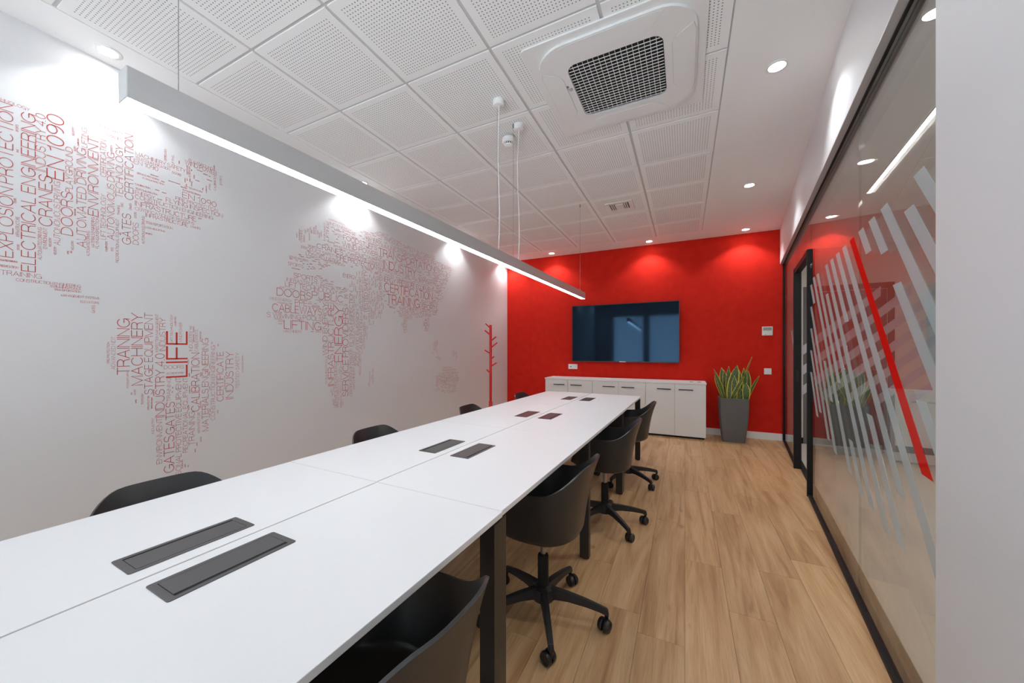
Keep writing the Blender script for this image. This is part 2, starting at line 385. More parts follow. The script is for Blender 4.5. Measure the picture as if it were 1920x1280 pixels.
# right side: header, pier, glass partition, door frame
HD = -0.03; HZ = 2.47
struct(build('wall_right_header', MB().gbox(0.012, 8.4, HD, 0.13, HZ, CZ), M['wall']), 'white bulkhead above the glass partition', 'wall')
struct(build('wall_right', MB().gbox(5.0, 8.4, HD, 0.13, 0, HZ), M['wall']), 'plain white wall where the glass partition ends', 'wall')
struct(build('trim_4', MB().gbox(0.014, 5.0, -0.0298, 0.0015, HZ-0.004, HZ-0.0003), M['alu']), 'grey metal strip under the white bulkhead', 'trim')
tb = struct(build('trim_1', MB().gbox(0.002, 1.41, 0.0, 0.04, 0, 0.02).gbox(2.37, 5.0, 0.0, 0.04, 0, 0.02), M['black_metal']), 'black floor channel holding the glass partition', 'trim')
struct(build('trim_2', MB().gbox(0.002, 5.0, 0.002, 0.012, HZ-0.012, HZ-0.0005).gbox(0.002, 5.0, 0.028, 0.045, HZ-0.012, HZ-0.0005), M['black_metal']), 'dark ceiling channel above the glass partition', 'trim')
struct(build('trim_3', MB().gbox(0.002, 0.028, 0.0, 0.045, 0.0205, HZ-0.013), M['black_metal']), 'black upright where the glass meets the red wall', 'trim')
GD0, GD1 = 0.014, 0.026
gw = struct(build('window_3', MB().gbox(0.03, 1.408, GD0, GD1, 0.0205, HZ-0.002), M['glass']), 'narrow fixed glass panel between door and red wall', 'glass wall')
g2_ = struct(build('window_4', MB().gbox(2.372, 3.958, GD0, GD1, 0.0205, HZ-0.002), M['glass']), 'striped glass partition panel beside the doorway', 'glass wall')
g3_ = struct(build('window_5', MB().gbox(3.962, 4.999, GD0, GD1, 0.0205, HZ-0.002), M['glass']), 'striped glass partition panel beside the white wall', 'glass wall')
g4_ = struct(build('window_6', MB().gbox(1.412, 2.368, GD0, GD1, 2.141, HZ-0.002), M['glass']), 'clear glass transom above the open doorway', 'glass wall')
df = struct(build('door_1', MB().gbox(1.411, 1.46, -0.012, 0.052, 0, 2.139).gbox(2.345, 2.369, -0.006, 0.046, 0, 2.139).gbox(1.46, 2.345, -0.006, 0.046, 2.085, 2.139), M['black_metal'], bevel=0.002), 'black metal frame of the open doorway in the glass', 'doorway')
build('strike_plate', MB().gbox(1.46, 1.4615, 0.008, 0.03, 0.93, 1.05), M['dark'], df)
for z in (0.3, 1.05, 1.8): build('hinge', MB().gbox(2.330, 2.3449, 0.03, 0.052, z, z+0.12), M['black_metal'], df)
# film stripes on the glass, all at 45 degrees between z 0.53 and 1.86
K = 0.969
def stripe(lane, z1, z0, parent, mat, w=0.088, d=0.0132, smin=2.385, smax=4.995, k=K, th=0.0006):
    if k > 0: z1 = min(z1, (lane-smin)/k); z0 = max(z0, (lane+w-smax)/k)
    else:
        z1 = min(z1, (lane+w-smax)/k); z0 = max(z0, (lane-smin)/k)
    if z1-z0 < 0.03: return
    q = [(lane-k*z0, z0), (lane+w-k*z0, z0), (lane+w-k*z1, z1), (lane-k*z1, z1)]
    a = [G(s_, d, z_) for s_, z_ in q]; c = [G(s_, d-th, z_) for s_, z_ in q]
    build('film_stripe', MB().hexa(c, a), mat, parent)
lanes = {0: [(1.862, 0.862)], -1: [(1.862, 0.50)], -2: [(1.862, 0.73)], -3: [(1.862, 1.425), (0.97, 0.54)], -4: [(1.862, 0.527)], -5: [(1.655, 0.55)],
         -6: [(1.858, 1.07), (0.78, 0.55)], -7: [(1.862, 0.60)], -8: [(1.85, 1.646), (1.19, 0.93)], -9: [(1.737, 0.62)], -10: [(1.687, 0.66)], -11: [(1.60, 0.80)], -12: [(1.4, 0.75)],
         1: [(1.862, 1.72), (1.1, 0.8)], 2: [(1.862, 1.67), (1.52, 0.86)], 3: [(1.862, 0.7)], 4: [(1.767, 0.6)], 5: [(1.862, 0.6)]}
for kx, segs in lanes.items():
    for z1, z0 in segs:
        lane = 5.585+0.1795*kx
        smid = lane-K*(z0+z1)/2
        mt = M['film_red'] if kx == 0 else M['film']
        stripe(lane, z1, z0, g2_ if smid < 3.96 else g3_, mt)
for kx in range(-18, -12):
    stripe(5.585+0.1795*kx, 1.5, 0.85, gw, M['film'], smin=0.06, smax=1.38)
# ------------------------------------------------------------------ the corridor beyond the glass
struct(build('floor_corridor', MB().prism([G(0.0, 0.10)[:2], G(8.3, 0.10)[:2], (4.0, BY), (4.0, RY+0.01)], -0.1, -0.001), M['grey_floor']), 'grey carpet floor beyond the glass partition', 'floor')
struct(build('ceiling_corridor', MB().prism([G(0.0, 0.131)[:2], G(8.4, 0.131)[:2], (4.0, BY-0.1), (4.0, RY+0.01)], 2.62, 2.7), M['ceil']), 'white corridor ceiling beyond the glass partition', 'ceiling')
struct(build('wall_corridor_end', MB().box(1.262, 4.0, RY-0.066, RY+0.011, 0, 2.62), M['corr_wall']), 'pale wall with a grey door beyond the glass', 'wall')
struct(build('wall_corridor_side', MB().box(4.0, 4.1, BY-0.1, RY+0.16, 0, 2.7), M['corr_wall']), 'pale side wall of the corridor', 'wall')
struct(build('wall_corridor_rear', MB().box(0.6, 4.0, BY-0.1, BY, 0, 2.7), M['corr_wall']), 'pale rear wall of the corridor', 'wall')
dr = struct(build('door_2', MB().box(1.50, 2.26, RY-0.0675, RY-0.0661, 0.012, 2.04), M['grey_door']), 'grey flush door at the end of the corridor', 'door')
build('door_frame', MB().box(1.43, 1.495, RY-0.072, RY-0.0661, 0, 2.12).box(2.265, 2.33, RY-0.072, RY-0.0661, 0, 2.12).box(1.495, 2.265, RY-0.072, RY-0.0661, 2.045, 2.12), M['grey_door'], dr)
build('door_handle', MB().tube((2.19, RY-0.06, 1.02), (2.19, RY-0.11, 1.02), 0.008).tube((2.19, RY-0.105, 1.02), (2.07, RY-0.105, 1.02), 0.008), M['steel'], dr)
struct(build('baseboard_corridor', MB().box(1.29, 1.428, RY-0.078, RY-0.0661, 0, 0.08).box(2.332, 3.99, RY-0.078, RY-0.0661, 0, 0.08), M['black_metal']), 'dark skirting at the end of the corridor', 'baseboard')
ew = bpy.data.objects['wall_corridor_end']
for k in range(8):
    zb = -0.62+0.27*k; x0 = max(1.42, 1.5+(0.58-zb)/0.97); x1 = min(2.85, 1.5+(1.95-zb)/0.97)
    if x1-x0 > 0.1:
        f = lambda x: zb+0.97*(x-1.5)
        build('printed_stripe', MB().hexa([(x0,RY-0.0735,f(x0)),(x1,RY-0.0735,f(x1)),(x1,RY-0.0722,f(x1)),(x0,RY-0.0722,f(x0))], [(x0,RY-0.0735,f(x0)+0.125),(x1,RY-0.0735,f(x1)+0.125),(x1,RY-0.0722,f(x1)+0.125),(x0,RY-0.0722,f(x0)+0.125)]), M['pale_stripe'], ew)
cl = thing('linear_ceiling_light', 'thin bright light line in the corridor ceiling beyond the glass', 'ceiling light', G(2.12, 0.43, 2.62))
cl.rotation_euler = (0, 0, math.atan2(GU[1], GU[0]))
build('frame', MB().box(0, 4.6, -0.015, -0.0121, -0.012, -0.0005).box(0, 4.6, 0.0121, 0.015, -0.012, -0.0005), M['white_gloss'], cl)
build('diffuser', MB().box(0.001, 4.599, -0.012, 0.012, -0.010, -0.001), M['corr_light'], cl)
cl = thing('added_panel_light', 'added square white ceiling light brightening the corridor', 'ceiling light', (2.9, 3.2, 2.62))  # unseen panel lamp, added to brighten the corridor
build('frame', MB().ring(rrect(0.3, 0.3, 0.01, 1), rrect(0.275, 0.275, 0.005, 1), -0.012, -0.0005), M['white_gloss'], cl)
build('diffuser', MB().box(-0.274, 0.274, -0.274, 0.274, -0.008, -0.002), M['corr_light'], cl)

# ------------------------------------------------------------------ recessed downlights
lens_me = MB().lathe([(0.0, 0), (0.040, 0), (0.042, 0.002), (0.0, 0.002)], 24).mesh('lens', True); lens_me.materials.append(M['spot_lens'])
trim_me = MB().lathe([(0.0425, 0.0), (0.0425, -0.005), (0.055, -0.006), (0.060, -0.003), (0.060, 0.0)], 32).mesh('trim_ring', True); trim_me.materials.append(M['white_gloss'])
def downlight(x, y, label, group, nx=0, ny=0):
    t = thing('downlight', label, 'downlight', (x, y, CZ), 0, group)
    link('trim_ring', trim_me, None, t)
    o = link('lens', lens_me, None, t); o.location = (0, 0, -0.004)
    ld = bpy.data.lights.new('downlight_lamp', 'SPOT'); ld.energy = SPOT_W; ld.spot_size = math.radians(120); ld.spot_blend = 0.5
    ld.shadow_soft_size = 0.035; ld.color = (0.925, 0.97, 1.0)
    lo = bpy.data.objects.new('downlight_lamp', ld); COL.objects.link(lo); lo.parent = t; lo.location = (0, 0, -0.012)
RD = 'round recessed downlight along the lettered wall, '
for y, l in ((-0.99, 'unseen addition nearest the windows'), (0.871, 'above the EN 1090 lettering'), (2.73, 'above the European part of the map'), (4.59, 'above the Asian end of the map'), (6.20, 'in the corner with the red wall')):  # the lamp by the windows is out of view, added to light the left area
    downlight(-2.915, y, RD+l, 'downlights along the lettered wall')
for x, y, l in ((0.29, 0.87, 'by the plain white wall'), (0.49, 2.726, 'level with the air conditioner'), (0.59, 4.564, 'level with the open doorway')):
    downlight(x, y, 'round recessed downlight in the plain ceiling near the glass, '+l, 'downlights beside the glass partition')
for x, l in ((-2.074, 'between coat stand and television'), (-0.495, 'above the television'), (0.76, 'above the potted plant')):
    downlight(x, 6.21, 'round recessed downlight washing the red wall '+l, 'downlights along the red wall')

# ------------------------------------------------------------------ linear pendant
PR = -0.0338
pd = thing('pendant_light', 'long grey linear pendant lamp hanging over the conference table', 'pendant lamp', (-1.217, 0.389, 1.875), PR)
LEN, HW, HH = 4.02, 0.0255, 0.075
for a, c in ((0.002, 2.03), (2.031, LEN-0.002)):
    w = MB(); w.box(-HW, -HW+0.003, a, c, 0, HH); w.box(HW-0.003, HW, a, c, 0, HH); w.box(-HW+0.003, HW-0.003, a, c, HH-0.003, HH); w.box(-HW+0.003, HW-0.003, a, c, 0.012, 0.015)
    build('housing', w, M['alu'], pd)
    build('diffuser', MB().box(-HW+0.0031, HW-0.0031, a+0.001, c-0.001, 0.0005, 0.0115), M['diffuser'], pd)
for a, c in ((0, 0.002), (LEN-0.002, LEN)): build('end_cap', MB().box(-HW, HW, a, c, 0, HH), M['alu_light'], pd)
for y in (0.11, 1.89, 2.14, LEN-0.13):
    build('suspension_wire', MB().tube((0, y, HH), (0, y, CZ-1.875-0.02), 0.0011, seg=6), M['steel'], pd)
    build('wire_anchor', MB().tube((0, y, CZ-1.875-0.03), (0, y, CZ-1.875), 0.006, seg=10), M['steel'], pd)
for y in (1.86, 2.17):
    z1 = CZ-1.875
    build('ceiling_canopy', MB().lathe([(0.0, -0.04), (0.030, -0.04), (0.036, -0.037), (0.038, -0.03), (0.038, 0.0), (0.0, 0.0)], 28, (0.028, y, z1)), M['white_gloss'], pd, True)
    pts = [Vector((0.028+0.006*math.sin(k*0.9), y+0.004*math.sin(k*0.7+y*3), HH+(z1-0.04-HH)*k/8)) for k in range(9)]
    w = MB()
    for p, q in zip(pts, pts[1:]): w.tube(p, q, 0.0034, seg=8, caps=False)
    build('power_cable', w, M['cable'], pd, True)

# ------------------------------------------------------------------ ceiling equipment
ac = thing('air_conditioner', 'white square ceiling air conditioner with dark intake grille', 'air conditioner', (-0.365, 2.395, CZ))
q = rrect(0.47, 0.47, 0.03); qi = rrect(0.262, 0.262, 0.06)
build('panel', MB().ring(q, qi, -0.010, -0.001), M['white_gloss'], ac, True, 0)
ro = rrect(0.425, 0.425, 0.19, 8); ri = rrect(0.262, 0.262, 0.06, 8)
build('raised_surround', MB().ring(ro, ri, -0.024, -0.0102), M['white_gloss'], ac, True)
build('intake_cavity', MB().box(-0.26, 0.26, -0.26, 0.26, -0.010, -0.004), M['dark'], ac)
def flap():
    p = [(-0.27, 0.405), (-0.21, 0.325), (-0.17, 0.305), (0.17, 0.305), (0.21, 0.325), (0.27, 0.405), (0.22, 0.418), (-0.22, 0.418)]
    return p
for r in range(4):
    a = r*math.pi/2
    rot = lambda p: (p[0]*math.cos(a)-p[1]*math.sin(a), p[0]*math.sin(a)+p[1]*math.cos(a))
    fp = flap(); cxm = sum(p[0] for p in fp)/8; cym = sum(p[1] for p in fp)/8
    build('flap_gap', MB().prism([rot((cxm+(p[0]-cxm)*1.012, cym+(p[1]-cym)*1.04)) for p in fp], -0.0248, -0.0241), M['tbar'], ac)
    build('air_flap', MB().prism([rot(p) for p in fp], -0.0268, -0.0249), M['white_gloss'], ac)
def chord(t, h=0.258, r=0.06):
    a = abs(t)
    if a <= h-r: return h
    return h-r+math.sqrt(max(0, r*r-(a-(h-r))**2))
w = MB()
for k in range(1, 17):
    x = -0.258+0.516*k/17; c = chord(x); w.box(x-0.0012, x+0.0012, -c, c, -0.021, -0.0195)
for k in range(1, 20):
    y = -0.258+0.516*k/20; c = chord(y); w.box(-c, c, y-0.0019, y+0.0019, -0.022, -0.0197)
build('grille', w, M['white_gloss'], ac)
vt = thing('air_vent', 'small square white air diffuser set in a ceiling tile', 'air vent', (-0.68, 4.53, CZ), 0.0)
build('frame', MB().ring(rrect(0.15, 0.135, 0.004, 1), rrect(0.105, 0.095, 0.003, 1), -0.008, -0.0005), M['white_gloss'], vt)
build('cavity', MB().box(-0.105, 0.105, -0.095, 0.095, -0.003, -0.001), M['mark'], vt)
for k in range(2):
    for sx in (-1, 1): build('slat', MB().box(sx*(0.062+0.022*k)-0.005, sx*(0.062+0.022*k)+0.005, -0.09, 0.09, -0.012, -0.003), M['white_gloss'], vt)
for k in range(4):
    build('slat', MB().box(-0.045, 0.045, -0.078+0.046*k, -0.046+0.046*k, -0.013+0.001*k, -0.004), M['white_gloss'], vt)
sd = thing('smoke_detector', 'white round smoke detector with dark sensor slots on the ceiling', 'smoke detector', (-1.245, 2.66, CZ))
build('mounting_ring', MB().lathe([(0.0, 0), (0.05, 0), (0.05, -0.018), (0.0, -0.018)], 28), M['alu'], sd, True)
build('body', MB().lathe([(0.0, -0.018), (0.052, -0.018), (0.052, -0.044), (0.045, -0.052), (0.0, -0.052)], 28), M['white_gloss'], sd, True)
build('sensor_ring', MB().lathe([(0.0, -0.052), (0.034, -0.052), (0.032, -0.066), (0.0, -0.066)], 28), M['dark'], sd, True)
for k in range(14):
    a = 2*math.pi*k/14; build('rib', MB().tube((0.034*math.cos(a), 0.034*math.sin(a), -0.052), (0.033*math.cos(a), 0.033*math.sin(a), -0.066), 0.0035, seg=6), M['white_gloss'], sd)
build('cap', MB().lathe([(0.0, -0.066), (0.034, -0.066), (0.032, -0.073), (0.022, -0.079), (0.0, -0.081)], 28), M['white_gloss'], sd, True)

# ------------------------------------------------------------------ thin stroke lettering
def arc(cx, cy, rx, ry, a0, a1, n=8):
    return [(cx+rx*math.cos(math.radians(a0+(a1-a0)*k/n)), cy+ry*math.sin(math.radians(a0+(a1-a0)*k/n))) for k in range(n+1)]
GLY = {
 'A': (.70, [[(0,0),(.35,1),(.70,0)], [(.12,.34),(.58,.34)]]),
 'B': (.58, [[(0,0),(0,1),(.30,1)]+arc(.30,.76,.24,.24,90,-90,6)+[(0,.52)], [(.30,.52)]+arc(.31,.26,.27,.26,90,-90,6)+[(0,0)]]),
 'C': (.72, [arc(.37,.5,.37,.5,40,320,16)]),
 'D': (.68, [[(0,0),(0,1),(.25,1)]+arc(.25,.5,.43,.5,90,-90,12)+[(0,0)]]),
 'E': (.52, [[(.52,0),(0,0),(0,1),(.50,1)], [(0,.52),(.46,.52)]]),
 'F': (.50, [[(0,0),(0,1),(.50,1)], [(0,.52),(.45,.52)]]),
 'G': (.74, [arc(.38,.5,.38,.5,42,345,16), [(.40,.46),(.74,.46),(.74,0)]]),
 'H': (.64, [[(0,0),(0,1)], [(.64,0),(.64,1)], [(0,.52),(.64,.52)]]),
 'I': (.04, [[(.02,0),(.02,1)]]),
 'J': (.42, [[(.42,1),(.42,.25)]+arc(.21,.25,.21,.25,0,-180,8)]),
 'K': (.60, [[(0,0),(0,1)], [(.56,1),(0,.40)], [(.18,.58),(.60,0)]]),
 'L': (.47, [[(0,1),(0,0),(.47,0)]]),
 'M': (.78, [[(0,0),(0,1),(.39,0),(.78,1),(.78,0)]]),
 'N': (.64, [[(0,0),(0,1),(.64,0),(.64,1)]]),
 'O': (.78, [arc(.39,.5,.39,.5,0,360,22)]),
 'P': (.55, [[(0,0),(0,1),(.30,1)]+arc(.30,.74,.25,.26,90,-90,8)+[(0,.48)]]),
 'Q': (.78, [arc(.39,.5,.39,.5,0,360,22), [(.50,.22),(.76,-.04)]]),
 'R': (.58, [[(0,0),(0,1),(.32,1)]+arc(.32,.75,.25,.25,90,-90,8)+[(0,.50)], [(.36,.50),(.52,.38),(.58,0)]]),
 'S': (.58, [arc(.29,.75,.25,.25,20,225,9)+arc(.29,.27,.29,.27,60,-160,10)]),
 'T': (.58, [[(0,1),(.58,1)], [(.29,1),(.29,0)]]),
 'U': (.62, [[(0,1),(0,.32)]+arc(.31,.32,.31,.32,180,360,10)+[(.62,1)]]),
 'V': (.66, [[(0,1),(.33,0),(.66,1)]]),
 'W': (.98, [[(0,1),(.25,0),(.49,1),(.73,0),(.98,1)]]),
 'X': (.62, [[(0,0),(.60,1)], [(.02,1),(.62,0)]]),
 'Y': (.66, [[(0,1),(.33,.45),(.66,1)], [(.33,.45),(.33,0)]]),
 'Z': (.58, [[(0,1),(.57,1),(0,0),(.58,0)]]),
 '0': (.52, [arc(.26,.5,.26,.5,0,360,20)]),
 '1': (.26, [[(0,.78),(.16,.82),(.22,1),(.22,0)]]),
 '4': (.54, [[(.42,0),(.42,1),(0,.28),(.54,.28)]]),
 '9': (.50, [arc(.25,.70,.25,.30,0,360,16), [(.50,.70)]+arc(.20,.45,.30,.45,10,-80,6)]),
 '.': (.06, [[(0,0),(.06,0)]]),
}
def word_strokes(text):
    x = 0; out = []
    for ch in text:
        if ch == ' ': x += .26; continue
        w, st = GLY[ch]
        out += [[(x+a, c) for a, c in s] for s in st]; x += w+.13
    return out, x-.13
def lay(mb, text, place, L, H, sw):
    """strokes of text fitted to length L and cap height H; place(a, c) -> 3-D; sw stroke width in metres"""
    st, W = word_strokes(text)
    for s in st:
        p = [(a/W*L, c*H) for a, c in s]
        n = len(p); vs = []; clos = n > 3 and math.dist(p[0], p[-1]) < 1e-6
        for i in range(n):
            a = p[i-1] if i else (p[-2] if clos else p[0]); c = p[i+1] if i < n-1 else (p[1] if clos else p[-1])
            d1 = (p[i][0]-a[0], p[i][1]-a[1]); d2 = (c[0]-p[i][0], c[1]-p[i][1])
            l1 = math.hypot(*d1) or 0; l2 = math.hypot(*d2) or 0
            u1 = (d1[0]/l1, d1[1]/l1) if l1 else (d2[0]/l2, d2[1]/l2)
            u2 = (d2[0]/l2, d2[1]/l2) if l2 else u1
            nx, ny = -(u1[1]+u2[1]), u1[0]+u2[0]; ln = math.hypot(nx, ny) or 1
            nx /= ln; ny /= ln
            m = sw/2/max(0.45, nx*-u1[1]+ny*u1[0])
            ex, ey = (0, 0)
            if not clos and i == 0: ex, ey = -u2[0]*sw/2, -u2[1]*sw/2
            if not clos and i == n-1: ex, ey = u1[0]*sw/2, u1[1]*sw/2
            vs += [place(p[i][0]+nx*m+ex, p[i][1]+ny*m+ey), place(p[i][0]-nx*m+ex, p[i][1]-ny*m+ey)]
        mb.add(vs, [(2*i, 2*i+1, 2*i+3, 2*i+2) for i in range(n-1)])
def letter_mesh(mb, name):
    me = bpy.data.meshes.new(name); me.from_pydata(mb.v, [], mb.f); me.update(); return me
# text: left x (cap tops), right x (baseline), y where the word starts (low), y where it ends (high)
VW = '''EXPLOSION PROTECTION|-2 24 483 198;ELECTRICAL ENGINEERING|40 66 510 217;INDUSTRY 4.0|67 85 323 217;CRANES|73 97.5 425.5 332;EN 1090|88 119.5 339.5 222
AUTONOMOUS DRIVING|101 112.5 460 342;DOORS|114.5 136 442 363;PLAYGROUND|123 136 362 278;AUTOMATED DRIVING|144 161 464.5 280.5;LIFTING|153 163 277.5 241
ENVIRONMENT|165 184 406 261;CERTIFICATION|188 199 332.5 264;AUTONOMOUS DRIVING|201 214 450 288;TECHNOLOGY|217 230 372 275;CERTIFICATION|234 249.5 376 255
LIFT TECHNOLOGY|189 198 449.5 365;MATERIALS ENGINEERING|171 177 464 408;FLYING INSPECTION|179.5 185 466 408;RECREATIONAL EQUIPMENT|217 222.5 492.5 411
GATES|229 245 459 402.5;DOORS|249 259.5 459 419;AUTONOMOUS DRIVING|266 271 457.5 406;AUTOMATED DRIVING|71 78 487 427;ENVIRONMENT|81 88 466.7 428
CALIBRATION|197.5 201 472 453;LIFTING|322 326 309 292.5;CERTIFICATION|308 312 302.5 280;CALIBRATION|401 404.5 357.5 327.5;SPORTS|412 416 348 330;GATES|172.5 178 587 572.5
FIRE PROTECTION|200.7 205 681 641.5;ADVANCED NDT|208.7 216 692 631;TRAINING|220 242.5 701 598;MACHINERY|246.5 267 721 588;STAGE EQUIPMENT|271 286 738 587
INSPECTION MANAGEMENT|291.5 296.5 659.6 588.7;INDUSTRY|299 310 658 596.5;INDUSTRY 4.0|291.5 308 781 663;LIFT TECHNOLOGY|319.5 323.5 642 590;WIND POWER|336 341 641.5 605
LIFE|313 350 705 622.5;INDUSTRY|354.5 360.7 658 620;CABLEWAYS|365 371 659 618;CALIBRATION|359 373.5 770 661.5;MATERIALS ENGINEERING|378.7 390.4 806.6 634.4
CONSTRUCTION ENGINEERING|395.7 403 786.7 647.7;CERTIFICATE|406.6 418.6 751 659.6;INDUSTRY|423.6 437 747 659;TESTED SAFETY|442 448 727 661;TRAINING|313 320 752 708
GATES|307.5 326 883 815.6;GATES|311 327 812 753;PERSONAL PROTECTIVE EQUIPMENT|329.6 339.4 910 707;RECREATIONAL EQUIPMENT|343 351.4 847 707.5;TRAINING|354 364.7 833.7 770.7
INFRASTRUCTURE|370.5 374.8 811 772;ENVIRONMENT|293.5 303.5 868 783;INDUSTRY|284.4 289 812 783;FOODSTUFFS|237.7 241 727 696;AUTOMATED DRIVING|453.6 456 698 666
LIFTING|611.7 616.5 451 421;ENVIRONMENT|607 610 452 418;DOORS|590.5 593.5 439.6 423;CRANES|562.7 566.5 454.6 432;DOORS|756.7 760.6 623 598;DRONE|796.6 800 620 597
WIND ENERGY|605 613.4 665.3 568;INFRASTRUCTURE|615.3 625.6 722.8 571;ENERGY|627.5 641.6 677.8 574.7;SERVICE PROVIDERS|642.5 652.8 741.6 577.5;FLYING INSPECTION|655 661 648.8 546
PRODUCT CERTIFICATION|662 665.4 647 562.5;ACOUSTIC EMISSION|667.4 673 686 580.3;CALIBRATION|674.4 679.4 662.8 599;TESTED SAFETY|683 689 586.4 507.3;MANAGEMENT SYSTEMS|678.3 681.7 583 500
ADVANCED NDT|672.7 676.5 570.8 518.7;HANDLING TECHNOLOGY|690.4 693.5 608 522;ELEVATORS|711.7 715.4 563.5 529;SERVICE PROVIDERS|626.6 631.8 764 680;CERTIFICATION OF PERSONS|655.6 660 741.6 654.8
MACHINERY SAFETY|661 665 729.4 657.8;ACCREDITATION|632.7 636 750 706;SWIMMING POOLS|609.7 613.4 719 667.5;PERSONAL PROTECTIVE EQUIPMENT|637.8 641 763 680;AUTOMATED DRIVING|681 684 654 604.7;PRODUCT SAFETY|673.4 676.6 703 664'''
# text: baseline start x y, baseline end x y, cap height in pixels at the start
HW_ = '''TECHNOLOGY|-22 182 56 207 5.5;TESTED SAFETY|183 236 230.5 253 4;CRANES|200 255 229 264.5 5;MACHINERY SAFETY|254 292.5 347.5 322.5 7;TELECOMMUNICATION|254 298 318 319 4.5;EN 1090|251 307.5 296 319.5 8
DOORS|323 325.5 339.5 330 4;PLAYGROUND|354 303 399 319 5;WIND POWER|347 309.5 405.5 327 8;CALIBRATION|253 346 281 354.5 3;TELECOMMUNICATION|254 355.5 295.5 365.5 3;ENERGY|253 365 290 372 6.5
CONSTRUCTION ENGINEERING|253 372.5 399 411 7;INFRASTRUCTURE|253 386 367.5 414 9;CERTIFICATION OF PERSONS|253 394.5 364 420 5.5;INFRASTRUCTURE|273 406 352 425.5 7;EN 1090|342 369.5 405.5 389 10
FIRE PROTECTION|329 374.5 408 397 6;FLYING INSPECTION|311 378 417 408 8;TRANSPORTATION|273 419.5 323 429.5 4.5;LOSS ADJUSTING|272.5 427.5 309 435 3;CRANES|357.5 426 375.5 430.5 3.5
LIFT TECHNOLOGY|346 351 380 361 2.8;AUTOMATED DRIVING|342 357.5 376 367 2.8;SPORTS|272.5 438.5 285 440.5 2.8;TRAINING|1 514.5 77.7 522 8.5;CONSTRUCTION ENGINEERING|30 527 151 539 5.5;SWIMMING POOLS|94 538 151 544 4
TRANSPORTATION|101.5 544 151 549 3.5;MANAGEMENT SYSTEMS|114.5 555 186 561 4;ELEVATORS|151 567 185.5 570 4;AUTOMATED DRIVING|-10 487.5 32.6 492 3;ACCREDITATION|-14 498 34 503.5 4
DOORS|307.5 691.5 344.7 690.7 6.6;ACCREDITATION|312.3 701.6 344.7 700.3 3.3;CERTIFICATION|616.5 413 646 422 3;WIND ENERGY|611 419 658.7 434.4 5;GATES|625.5 439.6 641.5 444 4;FOODSTUFFS|643.5 448.3 706.5 469.4 8.5
WIND POWER|642 462 707.7 481 9;MACHINERY|683.8 444.8 715.5 455.8 5;TELECOMMUNICATION|685 452 763.8 479.6 7;PRODUCT SAFETY|721.3 452 779 472 6;PLAYGROUND|781.7 473.3 816 486 4.5;SERVICE PROVIDERS|773.4 484.4 845.7 508 8
TRANSPORTATION|709.8 478.8 814.4 510.4 14;ENERGY|815 506 832 511.5 4.5;INDUSTRY|718.6 504 780 517 15;CRANES|594 465 643 478 9;PRODUCT SAFETY|565 467 630.5 482 5.5;SPORTS|577.5 462.5 593.5 466.7 4
LOSS ADJUSTING|573.7 478 637.7 494 6.5;FIRE PROTECTION|631.4 487 706 504 9;AUTOMOTIVE SERVICES|647.3 481.2 716 499 6;EMC|667 480 686.7 485.8 8;CALIBRATION|687.3 484.4 717.5 491.7 5;SERVICE PROVIDERS|625 462 665.4 473 3.5
INFRASTRUCTURE|712.3 508.3 768.5 522 6.5;CRANES|718 516.6 738.3 520.4 4.5;ENERGY PRESSURE EQUIPMENT|711.2 526 813.3 547.5 9;ADVANCED NDT|784 525 820 532.3 6;PLANT SAFETY|778.3 528.7 816.9 536.5 5.5
CERTIFICATION|720.6 546.9 810.6 561.5 16;TRAINING|725.4 569.8 786.3 576 17;SPORTS|790.8 578.7 820 583 9;PLANT SAFETY|790.4 566.6 818 571.2 5;MACHINERY SAFETY|750.2 580.8 807.7 587 7
INSPECTION OCTOCOPTER|754.5 588.5 808 593.7 5.5;CERTIFICATE|747.7 593.3 773 595.4 4.5;TECHNOLOGY|616.4 492.7 647.3 499.6 4.5;SERVICE PROVIDERS|542 482.7 578.3 491.2 4;SPORTS|540 496.9 568.5 502.5 6
SPORTS|550.8 520.8 594.6 528 9;INFRASTRUCTURE|537.3 527 610.6 539 6.5;LIFT TECHNOLOGY|534.6 537.5 633 551 9;ENERGY|643 519.8 668 523.3 7;DOORS|519 553 583 562 14;PUBLIC|585 558.3 643.5 567.7 13
WIND ENERGY|504.6 561.5 547.7 566 5;PPE|553 571.9 575.8 573.3 10;CABLEWAYS|510.6 583.3 603 590.6 14;S WIMMING POOLS|500 593.8 603.3 601.7 9;LIFTING|532.7 616.2 601.9 619 16;MACHINERY|531 622.9 566 624 5
INFRASTRUCTURE|610.6 569 651.9 574 4;FOODSTUFFS|829 691.5 847 690 3;TRANSPORTATION|829 696.6 856 694 3.5;CONNECTED DRIVING|819.7 703 858.5 701 4.5;TECHNOLOGY|816.5 711.6 848.7 707.4 6;ELEVATORS|837 715.3 860 712.5 6
EN 1090|818.4 721.5 836.6 718 7;LIFTING|841.8 727 855 725.6 4.5;CRANES|840.7 736 852 734.6 4'''
mural = thing('world_map_mural', 'red lettering of technical words forming a world map on the white wall', 'wall mural', (LX, 2.5, 0))
WXP = LX+0.0008
rects = []
def wplace_v(y1, z0): return lambda a, c: (WXP-LX, y1-c-2.5, z0+a)
def wplace_h(y0, z0): return lambda a, c: (WXP-LX, y0+a-2.5, z0+c)
def words(src):
    for it in src.replace('\n', ';').split(';'):
        t, nums = it.split('|'); yield t, [float(q) for q in nums.split()]
